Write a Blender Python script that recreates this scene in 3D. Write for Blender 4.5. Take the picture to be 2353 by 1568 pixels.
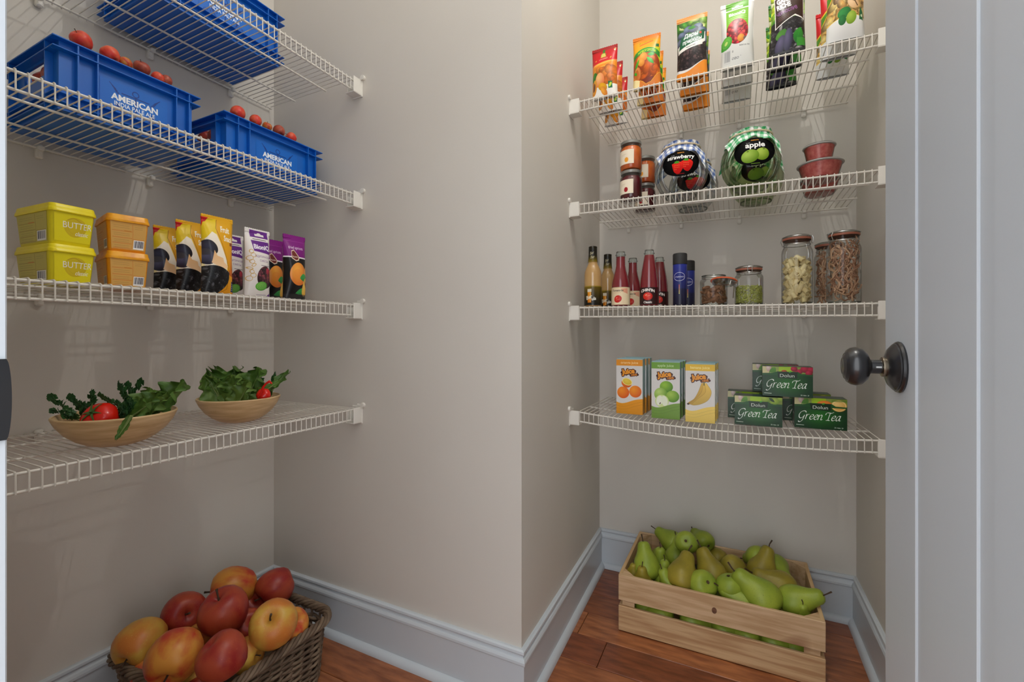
import bpy, bmesh, math, random
import numpy as np
from mathutils import Vector, Matrix, Euler

# ------------------------------------------------------------------ scene, camera, world, lamp, exposure
for o in list(bpy.data.objects):
    bpy.data.objects.remove(o)
SC = bpy.context.scene
COL = SC.collection
PI = math.pi
YAW = math.radians(26.26)
SN, CS = math.sin(YAW), math.cos(YAW)
FPX, CX, HY = 1041.0, 1176.5, 769.0          # focal length in pixels, principal column, horizon row (2353 x 1568)

cam_data = bpy.data.cameras.new('camera')
cam = bpy.data.objects.new('camera', cam_data)
COL.objects.link(cam)
cam.location = (0, 0, 1.0)
cam.rotation_euler = (PI / 2, 0, YAW)
cam_data.sensor_width = 36.0
cam_data.lens = 36.0 * FPX / 2353.0
cam_data.shift_y = -(784.0 - HY) / 2353.0
cam_data.clip_start = 0.01
SC.camera = cam

SC.view_settings.view_transform = 'Standard'
SC.view_settings.look = 'None'
SC.view_settings.exposure = 0.0
SC.view_settings.gamma = 1.0
SC.view_settings.use_curve_mapping = False

world = bpy.data.worlds.new('world')
SC.world = world
world.use_nodes = True
bg = world.node_tree.nodes['Background']
bg.inputs[0].default_value = (0.93, 0.96, 1.0, 1)
bg.inputs[1].default_value = 3.0

lamp_data = bpy.data.lights.new('ceiling_lamp', 'POINT')
lamp_data.energy = 11.5
lamp_data.color = (1.0, 0.975, 0.935)
lamp_data.shadow_soft_size = 0.006
lamp = bpy.data.objects.new('ceiling_lamp', lamp_data)
lamp.location = (0.03, 0.92, 2.62)
COL.objects.link(lamp)
fill_data = bpy.data.lights.new('added_soft_fill', 'AREA')       # added soft fill light under the ceiling, with no fixture, to flatten contrast
fill_data.shape = 'RECTANGLE'
fill_data.size, fill_data.size_y = 1.5, 1.0
fill_data.energy = 5.0
fill_data.color = (1.0, 0.985, 0.955)
panel = bpy.data.objects.new('added_soft_fill', fill_data)
panel.location = (-0.55, 0.75, 2.72)
COL.objects.link(panel)
SC.cycles.transparent_max_bounces = 32
SC.cycles.max_bounces = 12
SC.cycles.diffuse_bounces = 6

random.seed(5)
np.random.seed(5)

# ------------------------------------------------------------------ helpers: placing
def ray(u, v):
    r = (u - CX) / FPX
    return Vector((r * CS - SN, r * SN + CS, (HY - v) / FPX))

EYE = Vector((0, 0, 1.0))
def at(u, v, depth):
    return EYE + ray(u, v) * depth
def on_x(u, v, X):
    d = ray(u, v); return EYE + d * (X / d.x)
def on_y(u, v, Y):
    d = ray(u, v); return EYE + d * (Y / d.y)
def on_z(u, v, Z):
    d = ray(u, v); return EYE + d * ((Z - 1.0) / d.z)

# ------------------------------------------------------------------ helpers: mesh building
class MB:
    def __init__(self):
        self.v, self.f, self.uv, self.m = [], [], [], []
    def add(self, vs, fs, uvs=None, m=0):
        b = len(self.v)
        self.v.extend([tuple(p) for p in vs])
        for i, f in enumerate(fs):
            self.f.append([b + k for k in f]); self.m.append(m)
            self.uv.append(uvs[i] if uvs else None)
        return self
    def box(self, x0, y0, z0, x1, y1, z1, m=0, bev=0.0):
        if bev > 0:
            bm = bmesh.new()
            r = bmesh.ops.create_cube(bm, size=1.0)
            for p in bm.verts:
                p.co = ((x0 + x1) / 2 + p.co.x * (x1 - x0), (y0 + y1) / 2 + p.co.y * (y1 - y0), (z0 + z1) / 2 + p.co.z * (z1 - z0))
            bmesh.ops.bevel(bm, geom=bm.edges[:], offset=bev, segments=1, affect='EDGES', profile=0.5)
            bm.verts.index_update()
            self.add([p.co[:] for p in bm.verts], [[q.index for q in f.verts] for f in bm.faces], None, m)
            bm.free()
            return self
        vs = [(x, y, z) for z in (z0, z1) for y in (y0, y1) for x in (x0, x1)]
        return self.add(vs, [[0, 2, 3, 1], [4, 5, 7, 6], [0, 1, 5, 4], [2, 6, 7, 3], [0, 4, 6, 2], [1, 3, 7, 5]], None, m)
    def tube(self, pts, r, n=6, caps=True, closed=False, m=0, flat=1.0):
        pts = [Vector(p) for p in pts]
        N = len(pts)
        rs = r if isinstance(r, (list, tuple)) else [r] * N
        vs, fs = [], []
        up = None
        for i in range(N):
            if closed:
                t = pts[(i + 1) % N] - pts[i - 1]
            else:
                t = pts[min(i + 1, N - 1)] - pts[max(i - 1, 0)]
            t.normalize()
            if up is None:
                up = Vector((0, 0, 1)) if abs(t.z) < 0.9 else Vector((1, 0, 0))
            a = t.cross(up)
            if a.length < 1e-5:
                a = t.orthogonal()
            a.normalize(); b = a.cross(t); b.normalize()
            up = b
            for k in range(n):
                an = 2 * PI * k / n
                vs.append(pts[i] + a * (math.cos(an) * rs[i]) + b * (math.sin(an) * rs[i] * flat))
        for i in range(N if closed else N - 1):
            j = (i + 1) % N
            for k in range(n):
                l = (k + 1) % n
                fs.append([i * n + k, i * n + l, j * n + l, j * n + k])
        if caps and not closed:
            fs.append(list(range(n))); fs.append([(N - 1) * n + k for k in reversed(range(n))])
        return self.add(vs, fs, None, m)
    def lathe(self, prof, n=32, m=0, c=(0, 0, 0), uvwrap=False, squash=1.0):
        vs, fs, uvs = [], [], []
        L = len(prof)
        for (r, z) in prof:
            for k in range(n):
                a = 2 * PI * k / n
                vs.append((c[0] + r * math.cos(a), c[1] + r * math.sin(a) * squash, c[2] + z))
        z0, z1 = prof[0][1], prof[-1][1]
        for i in range(L - 1):
            for k in range(n):
                l = (k + 1) % n
                fs.append([i * n + k, i * n + l, (i + 1) * n + l, (i + 1) * n + k])
        if prof[0][0] > 1e-6: fs.append([k for k in reversed(range(n))])
        if prof[-1][0] > 1e-6: fs.append([(L - 1) * n + k for k in range(n)])
        return self.add(vs, fs, None, m)
    def loft(self, secs, m=0, caps=True):
        """secs: list of equal-length rings of points"""
        n = len(secs[0]); vs = [p for s in secs for p in s]; fs = []
        for i in range(len(secs) - 1):
            for k in range(n):
                l = (k + 1) % n
                fs.append([i * n + k, i * n + l, (i + 1) * n + l, (i + 1) * n + k])
        if caps:
            fs.append([k for k in reversed(range(n))]); fs.append([(len(secs) - 1) * n + k for k in range(n)])
        return self.add(vs, fs, None, m)
    def mesh(self, name, mats, smooth=True, angle=35):
        me = bpy.data.meshes.new(name)
        me.from_pydata(self.v, [], self.f)
        for x in (mats if isinstance(mats, (list, tuple)) else [mats]):
            me.materials.append(x)
        if any(self.m):
            me.polygons.foreach_set('material_index', self.m)
        if any(u is not None for u in self.uv):
            lay = me.uv_layers.new(name='UVMap')
            i = 0
            for f, u in zip(self.f, self.uv):
                for k in range(len(f)):
                    if u is not None: lay.data[i].uv = u[k]
                    i += 1
        bm = bmesh.new(); bm.from_mesh(me)
        bmesh.ops.recalc_face_normals(bm, faces=bm.faces[:])
        bm.to_mesh(me); bm.free()
        if smooth:
            me.polygons.foreach_set('use_smooth', [True] * len(me.polygons))
            try:
                me.set_sharp_from_angle(angle=math.radians(angle))
            except Exception:
                pass
        me.update()
        return me

def link(name, data, parent=None, loc=(0, 0, 0), rot=(0, 0, 0)):
    o = bpy.data.objects.new(name, data)
    COL.objects.link(o)
    o.location = loc; o.rotation_euler = rot
    if parent is not None: o.parent = parent
    return o
def part(name, mb, mat, parent, smooth=True, angle=35, label=None, kind=None, loc=(0, 0, 0), rot=(0, 0, 0)):
    me = mb if isinstance(mb, bpy.types.Mesh) else mb.mesh(name, mat, smooth, angle)
    o = link(name, me, parent, loc, rot)
    if label: o['label'] = label
    if kind: o['kind'] = kind
    return o
def tag(o, label, cat=None, group=None, kind=None):
    o['label'] = label
    if cat: o['category'] = cat
    if group: o['group'] = group
    if kind: o['kind'] = kind
    return o
def thing(name, label, cat, loc=(0, 0, 0), rotz=0.0, group=None, rot=None):
    o = bpy.data.objects.new(name, None)
    o.empty_display_size = 0.02
    COL.objects.link(o)
    o.location = loc
    o.rotation_euler = rot if rot else (0, 0, rotz)
    return tag(o, label, cat, group)
KIDS = {}
def dup(root, loc, rotz=None, label=None, rot=None, scale=None, group=None):
    def cp(o, par):
        c = o.copy(); COL.objects.link(c)
        if par is not None: c.parent = par
        for ch in [x for x in ALLCH(o)]: cp(ch, c)
        return c
    r = cp(root, None)
    r.location = loc
    if rotz is not None: r.rotation_euler = (0, 0, rotz)
    if rot is not None: r.rotation_euler = rot
    if scale is not None: r.scale = scale if isinstance(scale, (tuple, list)) else (scale,) * 3
    if label: r['label'] = label
    if group: r['group'] = group
    return r
def ALLCH(o):
    return list(o.children)
def struct(name, mb, mat, label=None, parent=None, smooth=False, angle=35):
    o = part(name, mb, mat, parent, smooth, angle)
    if parent is None:
        o['kind'] = 'structure'
        if label: o['label'] = label
    return o

# ------------------------------------------------------------------ helpers: materials
def lin(c):
    return tuple(((x / 255.0) / 12.92 if x / 255.0 <= 0.04045 else ((x / 255.0 + 0.055) / 1.055) ** 2.4) for x in c[:3]) + (1.0,)

def P(name, col, rough=0.5, metal=0.0, spec=0.5, var=None, scale=8.0, stretch=(1, 1, 1), detail=3.0, lo=0.35, hi=0.65,
      bump=0.0, bscale=60.0, coat=0.0, coords='Object', spots=None, bstretch=None):
    m = bpy.data.materials.new(name)
    m.use_nodes = True
    nt = m.node_tree; N = nt.nodes; L = nt.links
    b = N['Principled BSDF']
    b.inputs['Base Color'].default_value = lin(col)
    b.inputs['Roughness'].default_value = rough
    b.inputs['Metallic'].default_value = metal
    b.inputs['Specular IOR Level'].default_value = spec
    b.inputs['Coat Weight'].default_value = coat
    tc = N.new('ShaderNodeTexCoord')
    def noise(sc, st, det):
        mp = N.new('ShaderNodeMapping'); mp.inputs['Scale'].default_value = st
        L.new(tc.outputs[coords], mp.inputs['Vector'])
        nz = N.new('ShaderNodeTexNoise'); nz.inputs['Scale'].default_value = sc; nz.inputs['Detail'].default_value = det
        L.new(mp.outputs['Vector'], nz.inputs['Vector'])
        return nz
    out = None
    if var is not None:
        nz = noise(scale, stretch, detail)
        mr = N.new('ShaderNodeMapRange')
        mr.inputs['From Min'].default_value = lo; mr.inputs['From Max'].default_value = hi
        L.new(nz.outputs['Fac'], mr.inputs['Value'])
        mx = N.new('ShaderNodeMix'); mx.data_type = 'RGBA'
        mx.inputs['A'].default_value = lin(col); mx.inputs['B'].default_value = lin(var)
        L.new(mr.outputs['Result'], mx.inputs['Factor'])
        out = mx.outputs['Result']
    if spots is not None:                                    # (colour, scale, threshold)
        nz = noise(spots[1], (1, 1, 1), 1.0)
        mr = N.new('ShaderNodeMapRange')
        mr.inputs['From Min'].default_value = spots[2]; mr.inputs['From Max'].default_value = spots[2] + 0.06
        L.new(nz.outputs['Fac'], mr.inputs['Value'])
        mx = N.new('ShaderNodeMix'); mx.data_type = 'RGBA'
        if out is not None: L.new(out, mx.inputs['A'])
        else: mx.inputs['A'].default_value = lin(col)
        mx.inputs['B'].default_value = lin(spots[0])
        L.new(mr.outputs['Result'], mx.inputs['Factor'])
        out = mx.outputs['Result']
    if out is not None:
        L.new(out, b.inputs['Base Color'])
    if bump > 0:
        nz = noise(bscale, bstretch or stretch, 3.0)
        bp = N.new('ShaderNodeBump'); bp.inputs['Strength'].default_value = bump; bp.inputs['Distance'].default_value = 0.002
        L.new(nz.outputs['Fac'], bp.inputs['Height'])
        L.new(bp.outputs['Normal'], b.inputs['Normal'])
    return m

def glass(name, tint=(235, 240, 238), strength=1.0, edge=(70, 75, 72)):
    """thin clear glass: passes light straight through, mirrors and darkens a little towards its rim"""
    m = bpy.data.materials.new(name); m.use_nodes = True
    nt = m.node_tree; N = nt.nodes; L = nt.links
    for n in list(N): N.remove(n)
    o = N.new('ShaderNodeOutputMaterial')
    lw = N.new('ShaderNodeLayerWeight'); lw.inputs['Blend'].default_value = 0.35
    cr = N.new('ShaderNodeMix'); cr.data_type = 'RGBA'
    cr.inputs['A'].default_value = lin(tint); cr.inputs['B'].default_value = lin(edge)
    pw = N.new('ShaderNodeMath'); pw.operation = 'POWER'; pw.inputs[1].default_value = 4.0
    L.new(lw.outputs['Facing'], pw.inputs[0]); L.new(pw.outputs[0], cr.inputs['Factor'])
    tr = N.new('ShaderNodeBsdfTransparent'); L.new(cr.outputs['Result'], tr.inputs['Color'])
    gl = N.new('ShaderNodeBsdfGlossy'); gl.inputs['Roughness'].default_value = 0.05
    fr = N.new('ShaderNodeFresnel'); fr.inputs['IOR'].default_value = 1.45
    ml = N.new('ShaderNodeMath'); ml.operation = 'MULTIPLY'; ml.inputs[1].default_value = 0.8 * strength; ml.use_clamp = True
    L.new(fr.outputs[0], ml.inputs[0])
    mx = N.new('ShaderNodeMixShader')
    L.new(ml.outputs[0], mx.inputs[0]); L.new(tr.outputs[0], mx.inputs[1]); L.new(gl.outputs[0], mx.inputs[2])
    L.new(mx.outputs[0], o.inputs['Surface'])
    return m

# ------------------------------------------------------------------ flat print: small artworks drawn in code, mapped onto packs and labels
TXT = {}
def text_tris(s, bold):
    key = (s, bold)
    if key not in TXT:
        cu = bpy.data.curves.new('print_text', 'FONT'); cu.body = s; cu.offset = bold; cu.resolution_u = 3
        ob = bpy.data.objects.new('print_text', cu)
        me = ob.to_mesh(); me.calc_loop_triangles()
        co = np.array([v.co[:2] for v in me.vertices], dtype=float).reshape(-1, 2)
        tr = np.array([t.vertices[:] for t in me.loop_triangles], dtype=int).reshape(-1, 3)
        ob.to_mesh_clear(); bpy.data.objects.remove(ob); bpy.data.curves.remove(cu)
        TXT[key] = (co, tr)
    return TXT[key]

def crom(pts, n=10):
    """smooth curve through points"""
    p = [np.array(q, float) for q in pts]; p = [2 * p[0] - p[1]] + p + [2 * p[-1] - p[-2]]
    out = []
    for i in range(1, len(p) - 2):
        for k in range(n):
            t = k / n
            out.append(0.5 * ((2 * p[i]) + (-p[i - 1] + p[i + 1]) * t + (2 * p[i - 1] - 5 * p[i] + 4 * p[i + 1] - p[i + 2]) * t * t
                              + (-p[i - 1] + 3 * p[i] - 3 * p[i + 1] + p[i + 2]) * t ** 3))
    out.append(p[-2])
    return np.array(out)

class Art:
    """W x H millimetres, y down from the top, k pixels per millimetre, sRGB 0..255"""
    def __init__(s, W, H, bg=(255, 255, 255), k=3.0):
        s.W, s.H, s.k = W, H, k
        s.w, s.h = int(round(W * k)), int(round(H * k))
        s.a = np.empty((s.h, s.w, 3), np.float32); s.a[:] = bg
        s.al = None
        s.rng = np.random.RandomState(len(ARTS) + 3)
    def win(s, x0, y0, x1, y1):
        k = s.k
        i0, i1 = max(0, int((y0) * k) - 2), min(s.h, int((y1) * k) + 3)
        j0, j1 = max(0, int((x0) * k) - 2), min(s.w, int((x1) * k) + 3)
        if i1 <= i0 or j1 <= j0: return None
        Y, X = np.mgrid[i0:i1, j0:j1]
        return slice(i0, i1), slice(j0, j1), (X + .5) / k, (Y + .5) / k
    def put(s, sl, m, c, al=1.0):
        m = (np.clip(m, 0, 1) * al)[..., None]
        A = s.a[sl[0], sl[1]]
        s.a[sl[0], sl[1]] = A * (1 - m) + np.asarray(c, np.float32) * m
        if s.al is not None:
            s.al[sl[0], sl[1]] = np.maximum(s.al[sl[0], sl[1]], m[..., 0])
        return s
    def rect(s, x0, y0, x1, y1, c, al=1.0, c2=None, horiz=False):
        w = s.win(x0, y0, x1, y1)
        if w is None: return s
        X, Y = w[2], w[3]
        m = np.minimum(np.minimum(X - x0, x1 - X), np.minimum(Y - y0, y1 - Y)) * s.k + .5
        if c2 is not None:
            t = np.clip(((X - x0) / (x1 - x0)) if horiz else ((Y - y0) / (y1 - y0)), 0, 1)[..., None]
            c = np.asarray(c) * (1 - t) + np.asarray(c2) * t
        return s.put(w, m, c, al)
    def ell(s, cx, cy, rx, ry, c, rot=0.0, c2=None, al=1.0, light=(-.3, -.35), ring=None):
        R = max(rx, ry)
        w = s.win(cx - R, cy - R, cx + R, cy + R)
        if w is None: return s
        ca, sa = math.cos(rot), math.sin(rot)
        x = (w[2] - cx) * ca + (w[3] - cy) * sa; y = -(w[2] - cx) * sa + (w[3] - cy) * ca
        d = np.hypot(x / rx, y / ry)
        m = (1 - d) * min(rx, ry) * s.k + .5
        if ring: m = np.minimum(m, (d - 1) * min(rx, ry) * s.k + ring * s.k)
        if c2 is not None:
            t = np.clip(np.hypot(x / rx - light[0], y / ry - light[1]) / 1.35, 0, 1)[..., None] ** 1.3
            c = np.asarray(c) * (1 - t) + np.asarray(c2) * t
        return s.put(w, m, c, al)
    def poly(s, pts, c, al=1.0, c2=None):
        p = np.asarray(pts, float)
        w = s.win(p[:, 0].min(), p[:, 1].min(), p[:, 0].max(), p[:, 1].max())
        if w is None: return s
        m = np.zeros(w[2].shape)
        e = .25 / s.k
        for dx, dy in ((-e, -e), (e, -e), (-e, e), (e, e)):
            X, Y = w[2] + dx, w[3] + dy
            ins = np.zeros(X.shape, bool)
            for i in range(len(p)):
                (xa, ya), (xb, yb) = p[i - 1], p[i]
                if ya == yb: continue
                ins ^= ((ya > Y) != (yb > Y)) & (X < (xb - xa) * (Y - ya) / (yb - ya) + xa)
            m += ins * .25
        if c2 is not None:
            t = np.clip((w[3] - p[:, 1].min()) / max(1e-6, np.ptp(p[:, 1])), 0, 1)[..., None]
            c = np.asarray(c) * (1 - t) + np.asarray(c2) * t
        return s.put(w, m, c, al)
    def line(s, pts, wd, c, al=1.0):
        p = np.asarray(pts, float)
        w = s.win(p[:, 0].min() - wd, p[:, 1].min() - wd, p[:, 0].max() + wd, p[:, 1].max() + wd)
        if w is None: return s
        D = np.full(w[2].shape, 1e9)
        for a, b in zip(p[:-1], p[1:]):
            d = b - a; L = max(1e-9, d @ d)
            t = np.clip(((w[2] - a[0]) * d[0] + (w[3] - a[1]) * d[1]) / L, 0, 1)
            D = np.minimum(D, np.hypot(w[2] - a[0] - t * d[0], w[3] - a[1] - t * d[1]))
        return s.put(w, (wd / 2 - D) * s.k + .5, c, al)
    def nib(s, pts, big, small, ang, c):
        """broad-nib pen stroke"""
        P_ = crom(pts, 14); ca, sa = math.cos(ang), math.sin(ang)
        w = s.win(P_[:, 0].min() - big, P_[:, 1].min() - big, P_[:, 0].max() + big, P_[:, 1].max() + big)
        if w is None: return s
        M = np.full(w[2].shape, -9.0)
        for q in P_:
            x = (w[2] - q[0]) * ca + (w[3] - q[1]) * sa; y = -(w[2] - q[0]) * sa + (w[3] - q[1]) * ca
            M = np.maximum(M, (1 - np.hypot(x / big, y / small)) * small * s.k * 1.6 + .45)
        return s.put(w, M, c)
    def text(s, t, x, y, h, c, anchor='c', bold=0.0, shear=0.0, rot=0.0, xs=1.0, al=1.0, arc=0.0, track=0.0):
        """cap height h; (x, y) is the baseline point: left, centre or right end"""
        co, tr = text_tris(t, bold)
        if len(tr) == 0: return s
        co = co.copy(); k = h / .70
        x0, x1 = co[:, 0].min(), co[:, 0].max()
        co[:, 0] -= {'l': x0, 'c': (x0 + x1) / 2, 'r': x1}[anchor]
        co[:, 0] += co[:, 1] * shear
        co[:, 0] *= xs; co *= k
        if arc: co[:, 1] -= arc * co[:, 0] ** 2
        ca, sa = math.cos(rot), math.sin(rot)
        px = (x + co[:, 0] * ca + co[:, 1] * sa) * s.k; py = (y + co[:, 0] * sa - co[:, 1] * ca) * s.k
        SS = 3
        M = np.zeros((s.h * SS, s.w * SS), bool)
        px, py = px * SS, py * SS
        for a, b, d in tr:
            xa, xb, xd, ya, yb, yd = px[a], px[b], px[d], py[a], py[b], py[d]
            i0, i1 = max(0, int(min(ya, yb, yd))), min(s.h * SS, int(max(ya, yb, yd)) + 2)
            j0, j1 = max(0, int(min(xa, xb, xd))), min(s.w * SS, int(max(xa, xb, xd)) + 2)
            if i1 <= i0 or j1 <= j0: continue
            den = (yb - yd) * (xa - xd) + (xd - xb) * (ya - yd)
            if abs(den) < 1e-9: continue
            Y, X = np.mgrid[i0:i1, j0:j1]; X = X + .5; Y = Y + .5
            l1 = ((yb - yd) * (X - xd) + (xd - xb) * (Y - yd)) / den
            l2 = ((yd - ya) * (X - xd) + (xa - xd) * (Y - yd)) / den
            M[i0:i1, j0:j1] |= (l1 >= -1e-6) & (l2 >= -1e-6) & (l1 + l2 <= 1 + 1e-6)
        m = M.reshape(s.h, SS, s.w, SS).mean((1, 3))
        return s.put((slice(0, s.h), slice(0, s.w)), m, c, al)
    def blobs(s, inside, n, r0, r1, pal, asp=(1.2, 1.8), shade=.45):
        """a heap of dried fruit: n shaded ellipses whose centres satisfy inside(x, y)"""
        rg = s.rng; k = 0; tries = 0
        while k < n and tries < n * 30:
            tries += 1
            x, y = rg.rand() * s.W, rg.rand() * s.H
            if not inside(x, y): continue
            r = r0 + (r1 - r0) * rg.rand(); a = asp[0] + (asp[1] - asp[0]) * rg.rand()
            c = np.asarray(pal[rg.randint(len(pal))], float)
            ro = rg.rand() * PI
            s.ell(x, y, r * a, r, np.clip(c * (1 + shade * .7), 0, 255), rot=ro, c2=c * (1 - shade), al=.95)
            s.ell(x - r * .2, y - r * .35, r * .45, r * .16, np.clip(c * 1.7 + 30, 0, 255), rot=ro + .3, al=.5 * min(1.0, shade * 1.8))
            k += 1
        return s
    def clip_to(s, m_from, inside):
        """restore s.a from array m_from where inside(X, Y) is False"""
        Y, X = np.mgrid[0:s.h, 0:s.w]
        k = inside((X + .5) / s.k, (Y + .5) / s.k)
        s.a = np.where(k[..., None], s.a, m_from).astype(np.float32)
        return s
    def barcode(s, x0, y0, x1, y1, fg=(20, 24, 50), bgc=(245, 245, 245)):
        s.rect(x0, y0, x1, y1, bgc)
        x = x0 + (x1 - x0) * .08
        while x < x1 - (x1 - x0) * .1:
            w = (x1 - x0) * (.02 + .05 * s.rng.rand())
            s.rect(x, y0 + (y1 - y0) * .08, x + w, y1 - (y1 - y0) * .18, fg); x += w + (x1 - x0) * (.02 + .05 * s.rng.rand())
        return s
    def leaf(s, x, y, L, wd, rot, c, c2):
        t = np.linspace(0, PI, 14)
        up = np.stack([L * t / PI, -wd / 2 * np.sin(t) ** .9], 1); dn = np.stack([L * t[::-1] / PI, wd / 2 * np.sin(t[::-1]) ** .9], 1)
        q = np.concatenate([up, dn]); ca, sa = math.cos(rot), math.sin(rot)
        q = np.stack([x + q[:, 0] * ca - q[:, 1] * sa, y + q[:, 0] * sa + q[:, 1] * ca], 1)
        s.poly(q, c, 1, c2)
        return s.line([(x, y), (x + L * ca * .9, y + L * sa * .9)], .35, np.asarray(c) * 1.25)
    def mat(s, name, rough=.4, spec=.4, coat=0.0):
        img = bpy.data.images.new(name, s.w, s.h)
        px = np.ones((s.h, s.w, 4), np.float32)
        px[..., :3] = np.clip(s.a, 0, 255)[::-1] / 255.0
        if s.al is not None: px[..., 3] = s.al[::-1]
        img.pixels.foreach_set(px.ravel()); img.update(); img.pack()
        m = bpy.data.materials.new(name); m.use_nodes = True
        nt = m.node_tree; b = nt.nodes['Principled BSDF']
        ti = nt.nodes.new('ShaderNodeTexImage'); ti.image = img; ti.extension = 'EXTEND'
        nt.links.new(ti.outputs['Color'], b.inputs['Base Color'])
        if s.al is not None: nt.links.new(ti.outputs['Alpha'], b.inputs['Alpha'])
        b.inputs['Roughness'].default_value = rough
        b.inputs['Specular IOR Level'].default_value = spec
        b.inputs['Coat Weight'].default_value = coat
        ARTS[name] = m
        return m
ARTS = {}

# ---- the six pouches of the top shelf (91 x H mm)
def inell(cx, cy, rx, ry):
    return lambda x, y: ((x - cx) / rx) ** 2 + ((y - cy) / ry) ** 2 < 1

def art_apricot_red():
    a = Art(90, 175, (205, 16, 26))
    a.rect(0, 0, 90, 14, (168, 34, 34)).rect(0, 12, 90, 60, (196, 12, 24), 1, (214, 20, 28))
    a.rect(39, 8, 48, 22, (60, 120, 30)).ell(43, 30, 10, 9, (205, 190, 80), c2=(120, 100, 30)).poly([(33, 38), (53, 38), (48, 24), (38, 24)], (214, 200, 96))
    a.text('LAVANCI', 43, 47, 5.2, (250, 225, 215), shear=.15, rot=-.05).ell(16, 46, 1.6, 3.2, (240, 190, 60), rot=.6).ell(70, 44, 1.8, 4, (240, 190, 60), rot=.6)
    a.poly([(0, 66)] + [(x, 66 - 12 * math.sin(PI * min(1, x / 120))) for x in range(0, 91, 6)] + [(90, 120), (0, 120)], (242, 150, 30), 1, (220, 120, 20))
    a.poly([(0, 60), (90, 52), (90, 57), (0, 68)], (255, 205, 110), .6)
    a.ell(46, 122, 50, 50, (250, 205, 90)).ell(46, 122, 48.5, 48.5, (196, 108, 30))
    a.blobs(inell(54, 108, 34, 30), 26, 7, 12, [(196, 104, 24), (184, 92, 20), (206, 118, 40)], shade=.22)
    a.poly([(0, 140), (90, 136), (90, 175), (0, 175)], (238, 236, 230))
    a.ell(12, 104, 12, 16, (60, 140, 40), c2=(40, 100, 30)).line([(31, 96), (31, 82)], 2, (70, 120, 50))
    a.ell(32, 118, 17, 24, (250, 196, 130), c2=(226, 120, 70)).ell(10, 138, 10, 26, (240, 180, 60), .12, (220, 140, 40)).ell(9, 136, 5, 14, (120, 70, 50), .12)
    a.ell(42, 142, 17, 12, (240, 180, 30), .5, (206, 140, 10)).ell(46, 156, 9, 17, (246, 176, 60), -.5, (214, 120, 30))
    a.rect(62, 128, 76, 150, (24, 110, 60)).ell(69, 139, 4, 8, (190, 220, 70), .5)
    a.ell(82, 16, 4, 5, (210, 150, 60)).ell(82, 18, 2, 3, (250, 250, 240))
    return a.mat('print_red_apricot_pouch', .35)
def art_apricot_orange():
    a = Art(90, 175, (245, 150, 10))
    a.rect(0, 0, 90, 20, (222, 116, 24), 1, (240, 150, 20)).rect(0, 20, 90, 80, (250, 160, 10), 1, (250, 190, 20))
    a.rect(60, 50, 90, 120, (190, 210, 30))
    a.text('Ферма Лето', 45, 24, 6, (140, 150, 30), shear=.25, rot=-.12).line([(24, 32), (66, 24)], 3.2, (236, 90, 40))
    a.ell(44, 108, 46, 54, (200, 90, 16), c2=(140, 52, 8)).blobs(inell(48, 112, 34, 36), 20, 8, 13, [(190, 84, 14), (168, 66, 10), (206, 104, 24)], shade=.25)
    t = np.linspace(-1, 1, 14)
    top = [(45 + 44 * q, 60 + 20 * q * q - 16) for q in t]; bot = [(45 + 44 * q, 78 + 20 * q * q - 16) for q in t[::-1]]
    a.poly(top + bot, (60, 160, 40), 1, (30, 120, 40))
    a.text('ЖИВОГОРОТЫ', 47, 58, 8, (214, 230, 60), bold=.02, xs=.72, arc=.009)
    a.rect(76, 38, 86, 48, (20, 110, 50))
    a.ell(26, 84, 12, 15, (250, 160, 60), .5, (226, 110, 30)).ell(36, 76, 13, 16, (246, 176, 80), 0, (220, 130, 40)).ell(30, 94, 11, 13, (240, 170, 70), 0, (214, 130, 40))
    a.leaf(50, 70, 24, 12, .15, (60, 190, 50), (30, 140, 40)).leaf(48, 80, 34, 13, .8, (70, 200, 50), (30, 150, 40)).leaf(22, 80, 40, 9, 2.0, (90, 190, 50), (40, 140, 40))
    a.ell(16, 128, 12, 22, (240, 160, 90), 0, (206, 110, 50)).ell(14, 128, 7, 15, (200, 110, 40)).leaf(4, 118, 16, 8, .9, (70, 200, 50), (40, 150, 30))
    a.poly([(0, 140), (26, 150), (22, 175), (0, 175)], (250, 232, 170)).poly([(90, 128), (60, 158), (24, 150), (22, 175), (90, 175)], (226, 130, 50))
    a.poly([(30, 148), (70, 144), (60, 158), (44, 162)], (130, 50, 30)).line([(26, 149), (44, 163), (62, 158), (90, 128)], 1.2, (240, 190, 60))
    return a.mat('print_orange_apricot_pouch', .35)
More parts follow.
